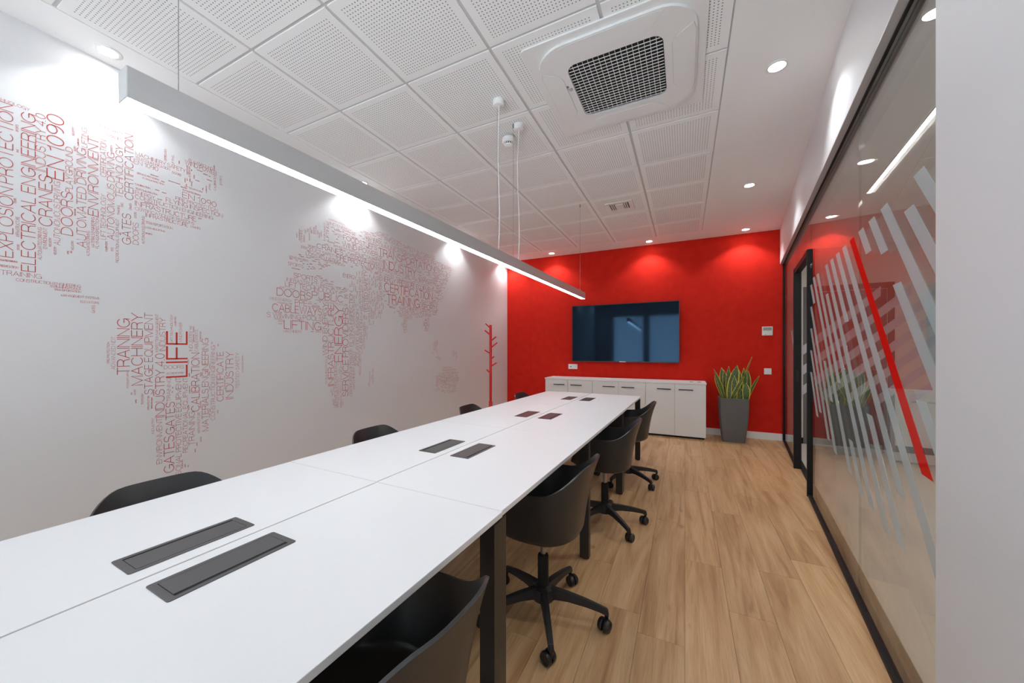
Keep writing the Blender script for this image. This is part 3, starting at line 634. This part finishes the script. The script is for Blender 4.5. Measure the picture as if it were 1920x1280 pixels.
for t, (xl, xr, yb, yt) in words(VW):
    y1, z0 = onx(xr, yb, LX); _, z1 = onx(xr, yt, LX); y0, _ = onx(xl, yb, LX)
    H, L = y1-y0, z1-z0
    bold = t == 'LIFE' or (t == 'ENERGY' and xl > 600)
    mb = MB(); lay(mb, t, wplace_v(y1, z0), L, H, max(0.0011, H*(0.095 if t == 'LIFE' else 0.065 if bold else 0.067)))
    link('word', letter_mesh(mb, 'word'), M['letter_bold' if bold or H > 0.085 else 'letter'], mural)
    rects.append((y0, y1, z0, z1))
for t, (xa, ya, xb, yb, h) in words(HW_):
    y0, z0 = onx(xa, ya, LX); y1, z1 = onx(xb, yb, LX); z0 = (z0+z1)/2
    H = h*(-onx(xa, ya+1, LX)[1]+onx(xa, ya, LX)[1])
    bold = t in ('CERTIFICATION', 'TRAINING', 'INDUSTRY', 'PUBLIC', 'LIFTING', 'CABLEWAYS') and h > 12
    mb = MB(); lay(mb, t, wplace_h(y0, z0), y1-y0, H, max(0.0011, H*0.063))
    link('word', letter_mesh(mb, 'word'), M['letter_bold' if bold else 'letter'], mural)
    rects.append((y0, y1, z0, z0+H))
# the smallest words, far too fine to read
FILL = ['PPE', 'EMC', 'DOORS', 'GATES', 'SPORTS', 'ENERGY', 'CRANES', 'LIFTING', 'INDUSTRY', 'TRAINING', 'CALIBRATION', 'TECHNOLOGY', 'ACCREDITATION', 'WIND POWER', 'TESTED SAFETY', 'FLYING INSPECTION', 'INFRASTRUCTURE', 'SERVICE PROVIDERS', 'AUTOMATED DRIVING']
def inside(p, poly):
    x, y = p; r = False; j = len(poly)-1
    for i in range(len(poly)):
        if (poly[i][1] > y) != (poly[j][1] > y) and x < (poly[j][0]-poly[i][0])*(y-poly[i][1])/(poly[j][1]-poly[i][1])+poly[i][0]: r = not r
        j = i
    return r
REG = [('V', 40, .010, [(0,225),(150,235),(250,250),(250,380),(270,440),(220,480),(90,480),(0,490)]),
       ('H', 16, .008, [(250,285),(350,300),(415,330),(420,400),(360,430),(270,440),(250,370)]),
       ('V', 14, .009, [(330,300),(415,310),(415,370),(340,350)]),
       ('V', 90, .010, [(205,620),(245,590),(330,590),(440,660),(450,710),(400,790),(350,880),(300,880),(285,800),(220,710)]),
       ('H', 520, .013, [(610,415),(660,435),(720,435),(850,505),(825,560),(820,590),(750,600),(715,560),(700,510),(640,500),(560,480),(565,460),(625,450)]),
       ('V', 330, .014, [(660,510),(712,500),(722,570),(712,600),(690,615),(685,650),(668,690),(652,735),(640,765),(622,765),(610,690),(602,620),(650,570)]),
       ('H', 130, .011, [(520,535),(600,515),(660,545),(650,575),(600,625),(530,625),(505,590)]),
       ('H', 30, .010, [(540,480),(600,470),(640,490),(600,505),(545,505)]),
       ('V', 30, .018, [(750,590),(765,595),(762,622),(752,615)]), ('V', 34, .018, [(785,590),(805,590),(806,628),(795,618)]),
       ('V', 40, .020, [(786,528),(826,520),(832,560),(812,585)]), ('H', 60, .018, [(818,700),(848,688),(862,708),(856,735),(838,738),(815,735)]),
       ('V', 14, .018, [(690,700),(702,685),(698,728),(688,728)]), ('H', 12, .016, [(792,630),(806,655),(830,672),(822,676),(800,660)]), ('V', 14, .018, [(812,640),(822,632),(820,662),(812,662)]), ('H', 10, .016, [(845,655),(858,658),(860,672),(848,670)]),
       ('V', 14, .016, [(545,430),(605,420),(612,450),(560,455)])]
fm = MB()
for kind, n, hmax, pts in REG:
    poly = [onx(u, v, LX) for u, v in pts]
    ys = [p[0] for p in poly]; zs = [p[1] for p in poly]; made = 0
    for att in range(n*14):
        if made >= n: break
        y = random.uniform(min(ys), max(ys)); z = random.uniform(min(zs), max(zs)); t = random.choice(FILL)
        h = hmax*random.uniform(0.5, 1.15); L = h*len(t)*random.uniform(0.62, 0.8)
        r = (y-h, y, z, z+L) if kind == 'V' else (y, y+L, z, z+h)
        if not (inside((r[0], r[2]), poly) and inside((r[1], r[3]), poly)): continue
        g = 0.003
        if any(r[0] < q[1]+g and r[1] > q[0]-g and r[2] < q[3]+g and r[3] > q[2]-g for q in rects): continue
        rects.append(r); made += 1
        lay(fm, t, wplace_v(y, z) if kind == 'V' else wplace_h(y, z), L, h, 0.0010)
fo = link('fine_lettering', letter_mesh(fm, 'fine_lettering'), M['letter'], mural); fo['kind'] = 'stuff'

# badge on the air conditioner
bd = MB(); bd.lathe([(0.0, 0), (0.011, 0), (0.011, -0.001), (0, -0.001)], 20, (-0.30, -0.095, -0.0242))
lay(bd, 'LG', lambda a, c: (-0.305+a, -0.075+c, -0.0252), 0.03, 0.022, 0.004)
build('badge', bd, M['mark'], ac)

# ------------------------------------------------------------------ conference table: three desk units in line
TR = -0.0256
def tp(y):                    # point on the table centre line
    return -1.139+0.0256*y
HWD = 0.571; TH = 0.018
def flap_unit(parent, xc, yc, hinge):
    w, l = 0.055, 0.143
    fr = build('power_box', MB().ring(rrect(w, l, 0.006, 3), rrect(w-0.012, l-0.017, 0.002, 3), 0.0, 0.0016), M['flap'], parent)
    fr.location = (xc, yc, TZ+0.0002)
    build('socket_well', MB().box(-w+0.012, w-0.012, -l+0.017, l-0.017, -0.0001, 0.0002), M['dark'], fr)
    g = 0.008*hinge
    build('lid', MB().box(-w+0.0135+max(0, -g), w-0.0135-max(0, g), -l+0.0185, l-0.0185, 0.0003, 0.0019), M['flap'], fr, False)
def desk_unit(y0, seams_, y1, label, dx=0.0, ends=(True, True)):
    t = thing('conference_table', label, 'table', (tp(y0)+dx, y0, 0), TR, 'white table units standing end to end')
    ys = [0]+[s-y0 for s in seams_]+[y1-y0]; L = y1-y0
    for a, c in zip(ys, ys[1:]):
        for sx in (-1, 1):
            x0, x1 = (0.0029, HWD) if sx > 0 else (-HWD, -0.0029)
            dt = build('desktop', MB().box(x0, x1, a+0.0010, c-0.0010, TZ-TH, TZ), M['desk'], t, False, 0.0012)
            flap_unit(t, sx*0.101, (a+c)/2, 1 if sx > 0 else -1)
            dt.data.materials.append(M['deskedge'])
            for p in dt.data.polygons:
                if abs(p.normal.z) < 0.5: p.material_index = 1
    lz = TZ-TH
    lw, ld = 0.055, 0.045
    legy = [0.0005]+[s-ld/2 for s in ys[1:-1]]+[L-ld-0.0005]
    for y in legy:
        for sx in (-1, 1):
            x0, x1 = (HWD-0.006-lw, HWD-0.006) if sx > 0 else (-HWD+0.006, -HWD+0.006+lw)
            build('leg', MB().box(x0, x1, y, y+ld, 0.006, lz-0.0125), M['bronze'], t, False, 0.0015)
            build('foot', MB().tube(((x0+x1)/2, y+ld/2, 0), ((x0+x1)/2, y+ld/2, 0.006), 0.018), M['rubber'], t)
        build('cross_bar', MB().box(-HWD+0.006+lw, HWD-0.006-lw, y+0.002, y+ld-0.002, lz-0.058, lz-0.013), M['black_metal'], t)
    for a, c in zip(legy, legy[1:]):
        for x in (-0.42, 0.42):
            build('side_rail', MB().box(x-0.02, x+0.02, a+ld+0.0005, c-0.0005, lz-0.052, lz-0.012), M['black_metal'], t)
        build('cable_tray', MB().box(-0.14, 0.14, a+ld+0.08, c-0.08, lz-0.13, lz-0.127).box(-0.14, -0.137, a+ld+0.08, c-0.08, lz-0.127, lz-0.0005).box(0.137, 0.14, a+ld+0.08, c-0.08, lz-0.127, lz-0.0005), M['black_metal'], t)
    return t
desk_unit(-0.06, [], 1.113, 'white conference table unit nearest the windows with anthracite power flaps', 0.004)
desk_unit(1.113, [2.277], 3.443, 'long middle white conference table unit with four anthracite power flaps')
desk_unit(3.443, [], 4.59, 'white conference table unit beside the white sideboard')

# ------------------------------------------------------------------ swivel tub chairs
def shell_mesh():
    T, R = 64, 14; n = 2.7
    bm = bmesh.new()
    def hgt(phi):
        def ss(a, c, x):
            x = min(1, max(0, (x-a)/(c-a))); return x*x*(3-2*x)
        return 0.774 - 0.117*ss(0.10, 0.46, phi) - 0.03*ss(0.46, 0.66, phi) - 0.165*ss(0.66, 0.86, phi)
    def pt(th, ab, af, w):
        c, s_ = math.cos(th), math.sin(th)
        x = math.copysign(abs(c)**(2/n), c)*(ab if c > 0 else af); y = math.copysign(abs(s_)**(2/n), s_)*w
        return x, y
    rows = []
    for r in (0.25, 0.5, 0.72, 0.88, 0.96):
        rows.append([bm.verts.new((*[q*r for q in pt(2*math.pi*k/T, 0.165, 0.205, 0.192)], 0.412+0.024*r**5)) for k in range(T)])
    for i in range(R+1):
        t = i/R; row = []
        for k in range(T):
            th = 2*math.pi*k/T; phi = abs((th+math.pi) % (2*math.pi)-math.pi)/math.pi
            h = hgt(phi)
            f = min(1, (h-0.44)/0.35)
            ab = 0.175+0.045*t+0.030*t**3*f; w = 0.200+0.030*math.sin(t*math.pi/2)+0.012*t*t*(1-f); af = 0.212+0.022*t
            x, y = pt(th, ab, af, w)
            row.append(bm.verts.new((x, y, 0.445+(h-0.445)*t)))
        rows.append(row)
    cv = bm.verts.new((0, 0, 0.411))
    for k in range(T): bm.faces.new((cv, rows[0][k], rows[0][(k+1) % T]))
    for a, c in zip(rows, rows[1:]):
        for k in range(T): bm.faces.new((a[k], c[k], c[(k+1) % T], a[(k+1) % T]))
    bmesh.ops.recalc_face_normals(bm, faces=bm.faces)
    bmesh.ops.solidify(bm, geom=bm.faces[:], thickness=0.008)
    bmesh.ops.recalc_face_normals(bm, faces=bm.faces)
    me = bpy.data.meshes.new('shell'); bm.to_mesh(me); bm.free()
    me.polygons.foreach_set('use_smooth', [True]*len(me.polygons)); me.set_sharp_from_angle(angle=math.radians(50))
    me.materials.append(M['shell']); return me
SHELL = shell_mesh()
mb = MB(); mb.lathe([(0, 0.385), (0.075, 0.385), (0.085, 0.392), (0.085, 0.405), (0.0, 0.405)], 24); mb.box(-0.09, 0.09, -0.05, 0.05, 0.393, 0.409); MOUNT = mb.mesh('seat_mount', True); MOUNT.materials.append(M['black_nylon'])
mb = MB(); mb.tube((0, 0, 0.27), (0, 0, 0.39), 0.014, seg=20); PISTON = mb.mesh('piston', True); PISTON.materials.append(M['steel'])
mb = MB(); mb.lathe([(0.0, 0.10), (0.026, 0.10), (0.026, 0.285), (0.023, 0.29), (0.0, 0.29)], 24); SLEEVE = mb.mesh('gas_lift', True); SLEEVE.materials.append(M['black_metal'])
mb = MB(); mb.lathe([(0.0, 0.075), (0.05, 0.08), (0.055, 0.10), (0.05, 0.135), (0.032, 0.147), (0.0, 0.147)], 24); HUB = mb.mesh('base_hub', True); HUB.materials.append(M['black_nylon'])
def leg_mesh():
    m_ = MB(); secs = []
    for x, w, zt, zb in ((0.03, 0.026, 0.142, 0.078), (0.06, 0.020, 0.139, 0.092), (0.12, 0.018, 0.132, 0.094), (0.20, 0.0155, 0.118, 0.086), (0.262, 0.0135, 0.103, 0.075), (0.297, 0.0125, 0.093, 0.064), (0.302, 0.012, 0.075, 0.060)):
        secs.append([(x, -w, zb), (x, w, zb), (x, w*0.72, zt), (x, -w*0.72, zt)])
    for a, c in zip(secs, secs[1:]): m_.add(a+c, [(0,1,5,4),(1,2,6,5),(2,3,7,6),(3,0,4,7)])
    m_.add(secs[0], [(0,1,2,3)]); m_.add(secs[-1], [(0,1,2,3)])
    bm = bmesh.new(); me = bpy.data.meshes.new('leg'); me.from_pydata(m_.v, [], m_.f); bm.from_mesh(me)
    bmesh.ops.remove_doubles(bm, verts=bm.verts, dist=1e-5); bmesh.ops.recalc_face_normals(bm, faces=bm.faces)
    bmesh.ops.bevel(bm, geom=[e for e in bm.edges if e.calc_face_angle(0) > 0.8], offset=0.003, segments=2, affect='EDGES'); bm.to_mesh(me); bm.free()
    me.polygons.foreach_set('use_smooth', [True]*len(me.polygons)); me.set_sharp_from_angle(angle=math.radians(45))
    me.materials.append(M['black_nylon']); return me
LEG = leg_mesh()
mb = MB()
mb.tube((0, 0, 0.045), (0, 0, 0.08), 0.009, seg=10)
for sy in (-1, 1):
    pr = [(0.0, 0.004), (0.024, 0.004), (0.0275, 0.008), (0.0275, 0.019), (0.024, 0.024), (0.017, 0.024), (0.016, 0.021), (0.0, 0.021)]
    w2 = MB().lathe(pr, 24)
    mb.add([(a-0.016, sy*z, c+0.0275) for a, c, z in w2.v], w2.f)
mb.box(-0.024, 0.006, -0.0035, 0.0035, 0.03, 0.058)
CASTER = mb.mesh('caster', True); CASTER.materials.append(M['rubber'])
def make_chair():
    t = thing('swivel_chair', 'chair', 'chair')
    link('shell', SHELL, None, t); link('seat_mount', MOUNT, None, t)
    gl = link('gas_lift', SLEEVE, None, t); link('piston', PISTON, None, gl)
    link('base_hub', HUB, None, t)
    for k in range(5):
        l = link('leg', LEG, None, t); l.rotation_euler = (0, 0, 2*math.pi*k/5)
        c = link('caster', CASTER, None, l); c.location = (0.292, 0, 0)
    return t
proto = make_chair()
def place_chair(first, x, y, rz, base, cast, label):
    t = proto if first else copy_tree(proto)
    t.location = (x, y, 0); t.rotation_euler = (0, 0, math.radians(rz)); t['label'] = label; t['group'] = 'black swivel chairs at the conference table'
    k = 0
    for ch in t.children:
        if ch.name.startswith('leg'):
            ch.rotation_euler = (0, 0, math.radians(base-rz+72*k))
            for c in ch.children: c.rotation_euler = (0, 0, math.radians(cast[k % len(cast)]))
            k += 1
CH = 'black plastic tub chair on castors, '
place_chair(True, -0.625, 0.60, -3, 20, [30, 200, 80, 300, 140], CH+'on the glass partition side, fourth from the sideboard')
place_chair(False, -0.606, 1.685, 0, 8, [60, 70, 250, 120, 40], CH+'on the glass partition side, third from the sideboard')
place_chair(False, -0.525, 2.79, 2, 24, [40, 90, 250, 160, 300], CH+'on the glass partition side, second from the sideboard')
place_chair(False, -0.495, 3.79, 4, 32, [20, 60, 250, 160, 300], CH+'on the glass partition side, nearest to the sideboard')
place_chair(False, -1.555, 0.66, 176, 15, [20, 140, 250, 90, 300], CH+'on the lettered wall side, fourth from the red wall')
place_chair(False, -1.550, 1.74, 180, 40, [120, 60, 250, 160, 30], CH+'on the lettered wall side, third from the red wall')
place_chair(False, -1.505, 2.84, 182, 5, [20, 200, 250, 10, 300], CH+'on the lettered wall side, second from the red wall')
place_chair(False, -1.470, 3.93, 180, 60, [70, 60, 20, 160, 300], CH+'on the lettered wall side, nearest to the red wall')

# ------------------------------------------------------------------ sideboard: three cabinets under one top
CB = [-2.105, -1.718, -1.314, -0.918, -0.527, -0.131, 0.266]; CY0, CY1 = 5.975, RY-0.016; CTOP = 0.778
tag(build('sideboard_top', MB().box(-2.112, 0.272, CY0-0.022, CY1, CTOP, CTOP+0.024), M['white_matt'], None, False, 0.0015), 'long white worktop lying across the three white cabinets', 'worktop')
cl_ = ['nearest the coat stand', 'in the middle of the sideboard', 'beside the potted plant']
for i in range(3):
    x0, x1 = CB[2*i], CB[2*i+2]; xm = CB[2*i+1]
    t = thing('cabinet', 'white two-door cabinet with black bar handles, '+cl_[i], 'cabinet', ((x0+x1)/2, (CY0+CY1)/2, 0), 0, 'white cabinets below the television')
    ox, oy = (x0+x1)/2, (CY0+CY1)/2
    bx = lambda a, c, d, e_, f, g: MB().box(a-ox, c-ox, d-oy, e_-oy, f, g)
    build('body', bx(x0+0.0008, x1-0.0008, CY0+0.001, CY1, 0.028, CTOP-0.0005), M['white_matt'], t)
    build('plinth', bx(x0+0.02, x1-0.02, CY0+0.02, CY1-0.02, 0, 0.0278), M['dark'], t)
    for side, (a, c) in enumerate(((x0, xm), (xm, x1))):
        d = build('door', bx(a+0.0022, c-0.0022, CY0-0.017, CY0, 0.03, CTOP-0.003), M['white_matt'], t, False, 0.001)
        hx = (c-0.05-0.185, c-0.05) if side == 0 else (a+0.05, a+0.05+0.185)
        hm = bx(hx[0], hx[1], CY0-0.042, CY0-0.032, 0.692, 0.704)
        for px in (hx[0]+0.012, hx[1]-0.012): hm.box(px-0.005-ox, px+0.005-ox, CY0-0.032-oy, CY0-0.0172-oy, 0.693, 0.703)
        build('handle', hm, M['black_metal'], d)
for x, lab in ((0.085, 'small dark outlet plate on the sideboard top, farther from the plant'), (0.185, 'small dark outlet plate on the sideboard top, closer to the plant')):
    t = thing('cable_outlet', lab, 'outlet', (x, 6.10, CTOP+0.024), 0.3, 'outlets on the sideboard')
    build('plate', MB().prism(rrect(0.022, 0.022, 0.004, 2), 0, 0.003), M['flap'], t)
    build('cover', MB().prism(rrect(0.015, 0.015, 0.003, 2), 0.003, 0.0045), M['black_metal'], t)

# ------------------------------------------------------------------ television
tv = thing('television', 'large flat television mounted on the red felt wall', 'television', (-0.914, 6.37, 1.551))
build('body', MB().box(-0.84, 0.84, 0.0, 0.028, -0.481, 0.481), M['bezel'], tv, False, 0.003)
build('screen', MB().box(-0.832, 0.832, -0.0015, -0.0002, -0.468, 0.473), M['screen'], tv)
build('bezel_rim', MB().box(-0.841, 0.841, -0.004, 0.010, 0.4735, 0.482).box(-0.841, 0.841, -0.004, 0.010, -0.482, -0.469).box(-0.841, -0.8325, -0.004, 0.010, -0.469, 0.4735).box(0.8325, 0.841, -0.004, 0.010, -0.469, 0.4735), M['bezel'], tv)
build('badge', MB().box(-0.05, 0.05, -0.006, -0.0041, -0.481, -0.472), M['alu_light'], tv)
build('wall_bracket', MB().box(-0.3, 0.3, 0.028, 0.0595, -0.2, 0.2), M['black_metal'], tv)
# ------------------------------------------------------------------ wall fittings
so = thing('wall_socket', 'white double wall socket below the television', 'socket', (-1.757, RY, 0.977))
build('plate', MB().box(-0.081, 0.081, -0.010, -0.0005, -0.043, 0.043), M['white_gloss'], so, False, 0.002)
for x in (-0.036, 0.036):
    sk = build('insert', MB().lathe([(0.0, 0.003), (0.019, 0.003), (0.022, 0.0), (0.026, -0.002), (0.026, 0.0)], 20), M['white_matt'], so); sk.location = (x, -0.0105, 0); sk.rotation_euler = (math.pi/2, 0, 0)
build('connector', MB().box(-0.050, -0.022, -0.0145, -0.0135, -0.010, 0.006), M['mark'], so)
for x in (0.028, 0.044): build('pin_hole', MB().tube((x, -0.0148, 0), (x, -0.0133, 0), 0.0028, seg=10), M['dark'], so)
th = thing('thermostat', 'white wall thermostat with a grey display on the red wall', 'thermostat', (1.042, RY, 1.537))
build('casing', MB().box(-0.062, 0.062, -0.018, -0.0005, -0.062, 0.062), M['white_gloss'], th, False, 0.003)
build('display', MB().box(-0.050, 0.050, -0.0195, -0.0182, 0.008, 0.052), M['lcd'], th)
for k in range(3): build('button', MB().box(0.0+0.018*k, 0.012+0.018*k, -0.0195, -0.0182, -0.03, -0.022), M['white_matt'], th)
build('mark', MB().box(-0.03, -0.012, -0.0188, -0.0181, -0.05, -0.046), M['mark'], th)
ls = thing('light_switch', 'white square light switch on the red wall below the thermostat', 'switch', (1.048, RY, 0.965))
build('plate', MB().box(-0.043, 0.043, -0.009, -0.0005, -0.043, 0.043), M['white_gloss'], ls, False, 0.002)
build('rocker', MB().box(-0.030, 0.030, -0.0115, -0.0092, -0.030, 0.030), M['white_gloss'], ls, False, 0.001)

# ------------------------------------------------------------------ coat stand
cs = thing('coat_stand', 'bright red tree-like coat stand between the sideboard and the lettered wall', 'coat stand', (-2.74, 5.18, 0))
def zz(v): return CAMH-(v-PCY)*(2.74*PS+5.18*PC)/FPX
build('base', MB().lathe([(0.0, 0.0), (0.17, 0.0), (0.17, 0.008), (0.15, 0.014), (0.0, 0.02)], 32), M['red_lacquer'], cs, True)
build('lower_tube', MB().lathe([(0.0, 0.012), (0.030, 0.012), (0.030, zz(752)-0.004), (0.027, zz(752)), (0.0, zz(752))], 20), M['red_lacquer'], cs, True)
build('pole', MB().lathe([(0.0, zz(752)), (0.021, zz(752)), (0.021, zz(610)), (0.019, zz(609)), (0.0, zz(609))], 20), M['red_lacquer'], cs, True)
for (x0, v0, x1, v1) in ((919,614,911,606),(919,627,909.5,619),(923,638,931,631),(923,651,933,642),(919,662,909.5,656),(923,672,927,668),(923,686,932,679.5),(919,698,913,692.5)):
    sgn = -1 if x1 < 920 else 1
    dx = (x1-920.5)*5.86/FPX*1.0; dz0, dz1 = zz(v0), zz(v1)
    # pegs lie in the plane facing the room's windows
    p0 = Vector((0.012*sgn*PC, 0.012*sgn*PS, dz0)); p1 = Vector((dx*PC, dx*PS, dz1))
    build('peg', MB().tube(p0, p1, 0.0115, 0.0115, seg=12), M['red_lacquer'], cs, True)

# ------------------------------------------------------------------ potted snake plant
PX, PY, PH = 0.60, 6.12, 0.605
pt_ = thing('potted_plant', 'variegated snake plant in a tall tapered grey planter by the red wall', 'plant', (PX, PY, 0), 0.0)
def sq(h): return rrect(h, h, 0.02, 3)
levels = [(0.0, 0.128), (0.10, 0.142), (0.30, 0.161), (0.45, 0.169), (PH, 0.172)]
mb = MB(); n_ = len(sq(0.1)); vs = []; fs = []
prof = levels + [(PH, 0.158), (PH-0.05, 0.155)]
for z, h in prof: vs += [(x, y, z) for x, y in sq(h)]
for i in range(len(prof)-1):
    for k in range(n_): fs.append((i*n_+k, i*n_+(k+1) % n_, (i+1)*n_+(k+1) % n_, (i+1)*n_+k))
fs.append(tuple(range(n_-1, -1, -1))); mb.add(vs, fs)
build('planter', mb, M['pot'], pt_, True)
build('soil', MB().prism(sq(0.1545), PH-0.06, PH-0.035), M['soil'], pt_)
LV = [(105,400,370,1010,55),(130,560,345,1020,85),(290,370,400,1040,120),(465,335,440,1010,75),(345,420,425,1040,90),(670,315,500,1040,150),(680,370,715,1010,125),(1030,105,690,1010,24),(830,580,520,1040,62),(830,375,795,1040,85),(890,415,850,1010,50),(935,445,900,1040,92),(1200,570,915,1040,45),(820,590,570,1050,52),(790,690,800,1050,84),(880,740,880,1050,105),(950,970,830,1040,45),(440,520,440,1050,115),(740,850,735,1050,85),(500,540,530,1040,80),(600,560,590,1040,85)]
for i, (tx, ty, bx_, by_, wd) in enumerate(LV):
    yy = PY+[-0.09, 0.02, 0.09, -0.03, 0.06][i % 5]
    if i in (8, 13, 15, 18, 16): yy = PY-0.11
    X1, Z1 = ony(1330+tx/12.8, 660+ty/12.8, yy); X0, _ = ony(1330+bx_/12.8, 742, yy)
    W = wd/12.8*5.1/FPX*0.62; R = 9; verts = []; faces = []; uvs = []
    bend = random.uniform(-0.03, 0.03); fold = random.uniform(0.15, 0.5); tw = random.uniform(-0.5, 0.5)
    Z0 = PH-0.04
    for k in range(R+1):
        t = k/R
        wv_ = W*(0.45+0.75*math.sin(math.pi*min(1, t*0.95+0.05))**0.8)*(1-max(0, t-0.72)**2*11) if k < R else 0.0008
        cxp = X0+(X1-X0)*(t**1.25)-PX; czp = Z0+(Z1-Z0)*t; cyp = yy-PY+bend*math.sin(t*3)
        a = tw*t
        for u in (-1, 0, 1):
            verts.append((cxp+u*max(0.0008, wv_)*math.cos(a), cyp+u*wv_*math.sin(a)-(abs(u))*wv_*fold, czp)); uvs.append((0.5+u*0.5, t))
    for k in range(R):
        for c in range(2): faces.append((k*3+c, k*3+c+1, k*3+c+4, k*3+c+3))
    me = bpy.data.meshes.new('leaf'); me.from_pydata(verts, [], faces)
    ul = me.uv_layers.new(name='UVMap')
    for lp in me.loops: ul.data[lp.index].uv = uvs[lp.vertex_index]
    bm = bmesh.new(); bm.from_mesh(me); bmesh.ops.solidify(bm, geom=bm.faces[:], thickness=0.0025); bm.to_mesh(me); bm.free()
    me.polygons.foreach_set('use_smooth', [True]*len(me.polygons))
    link('leaf', me, M['leaf'], pt_)
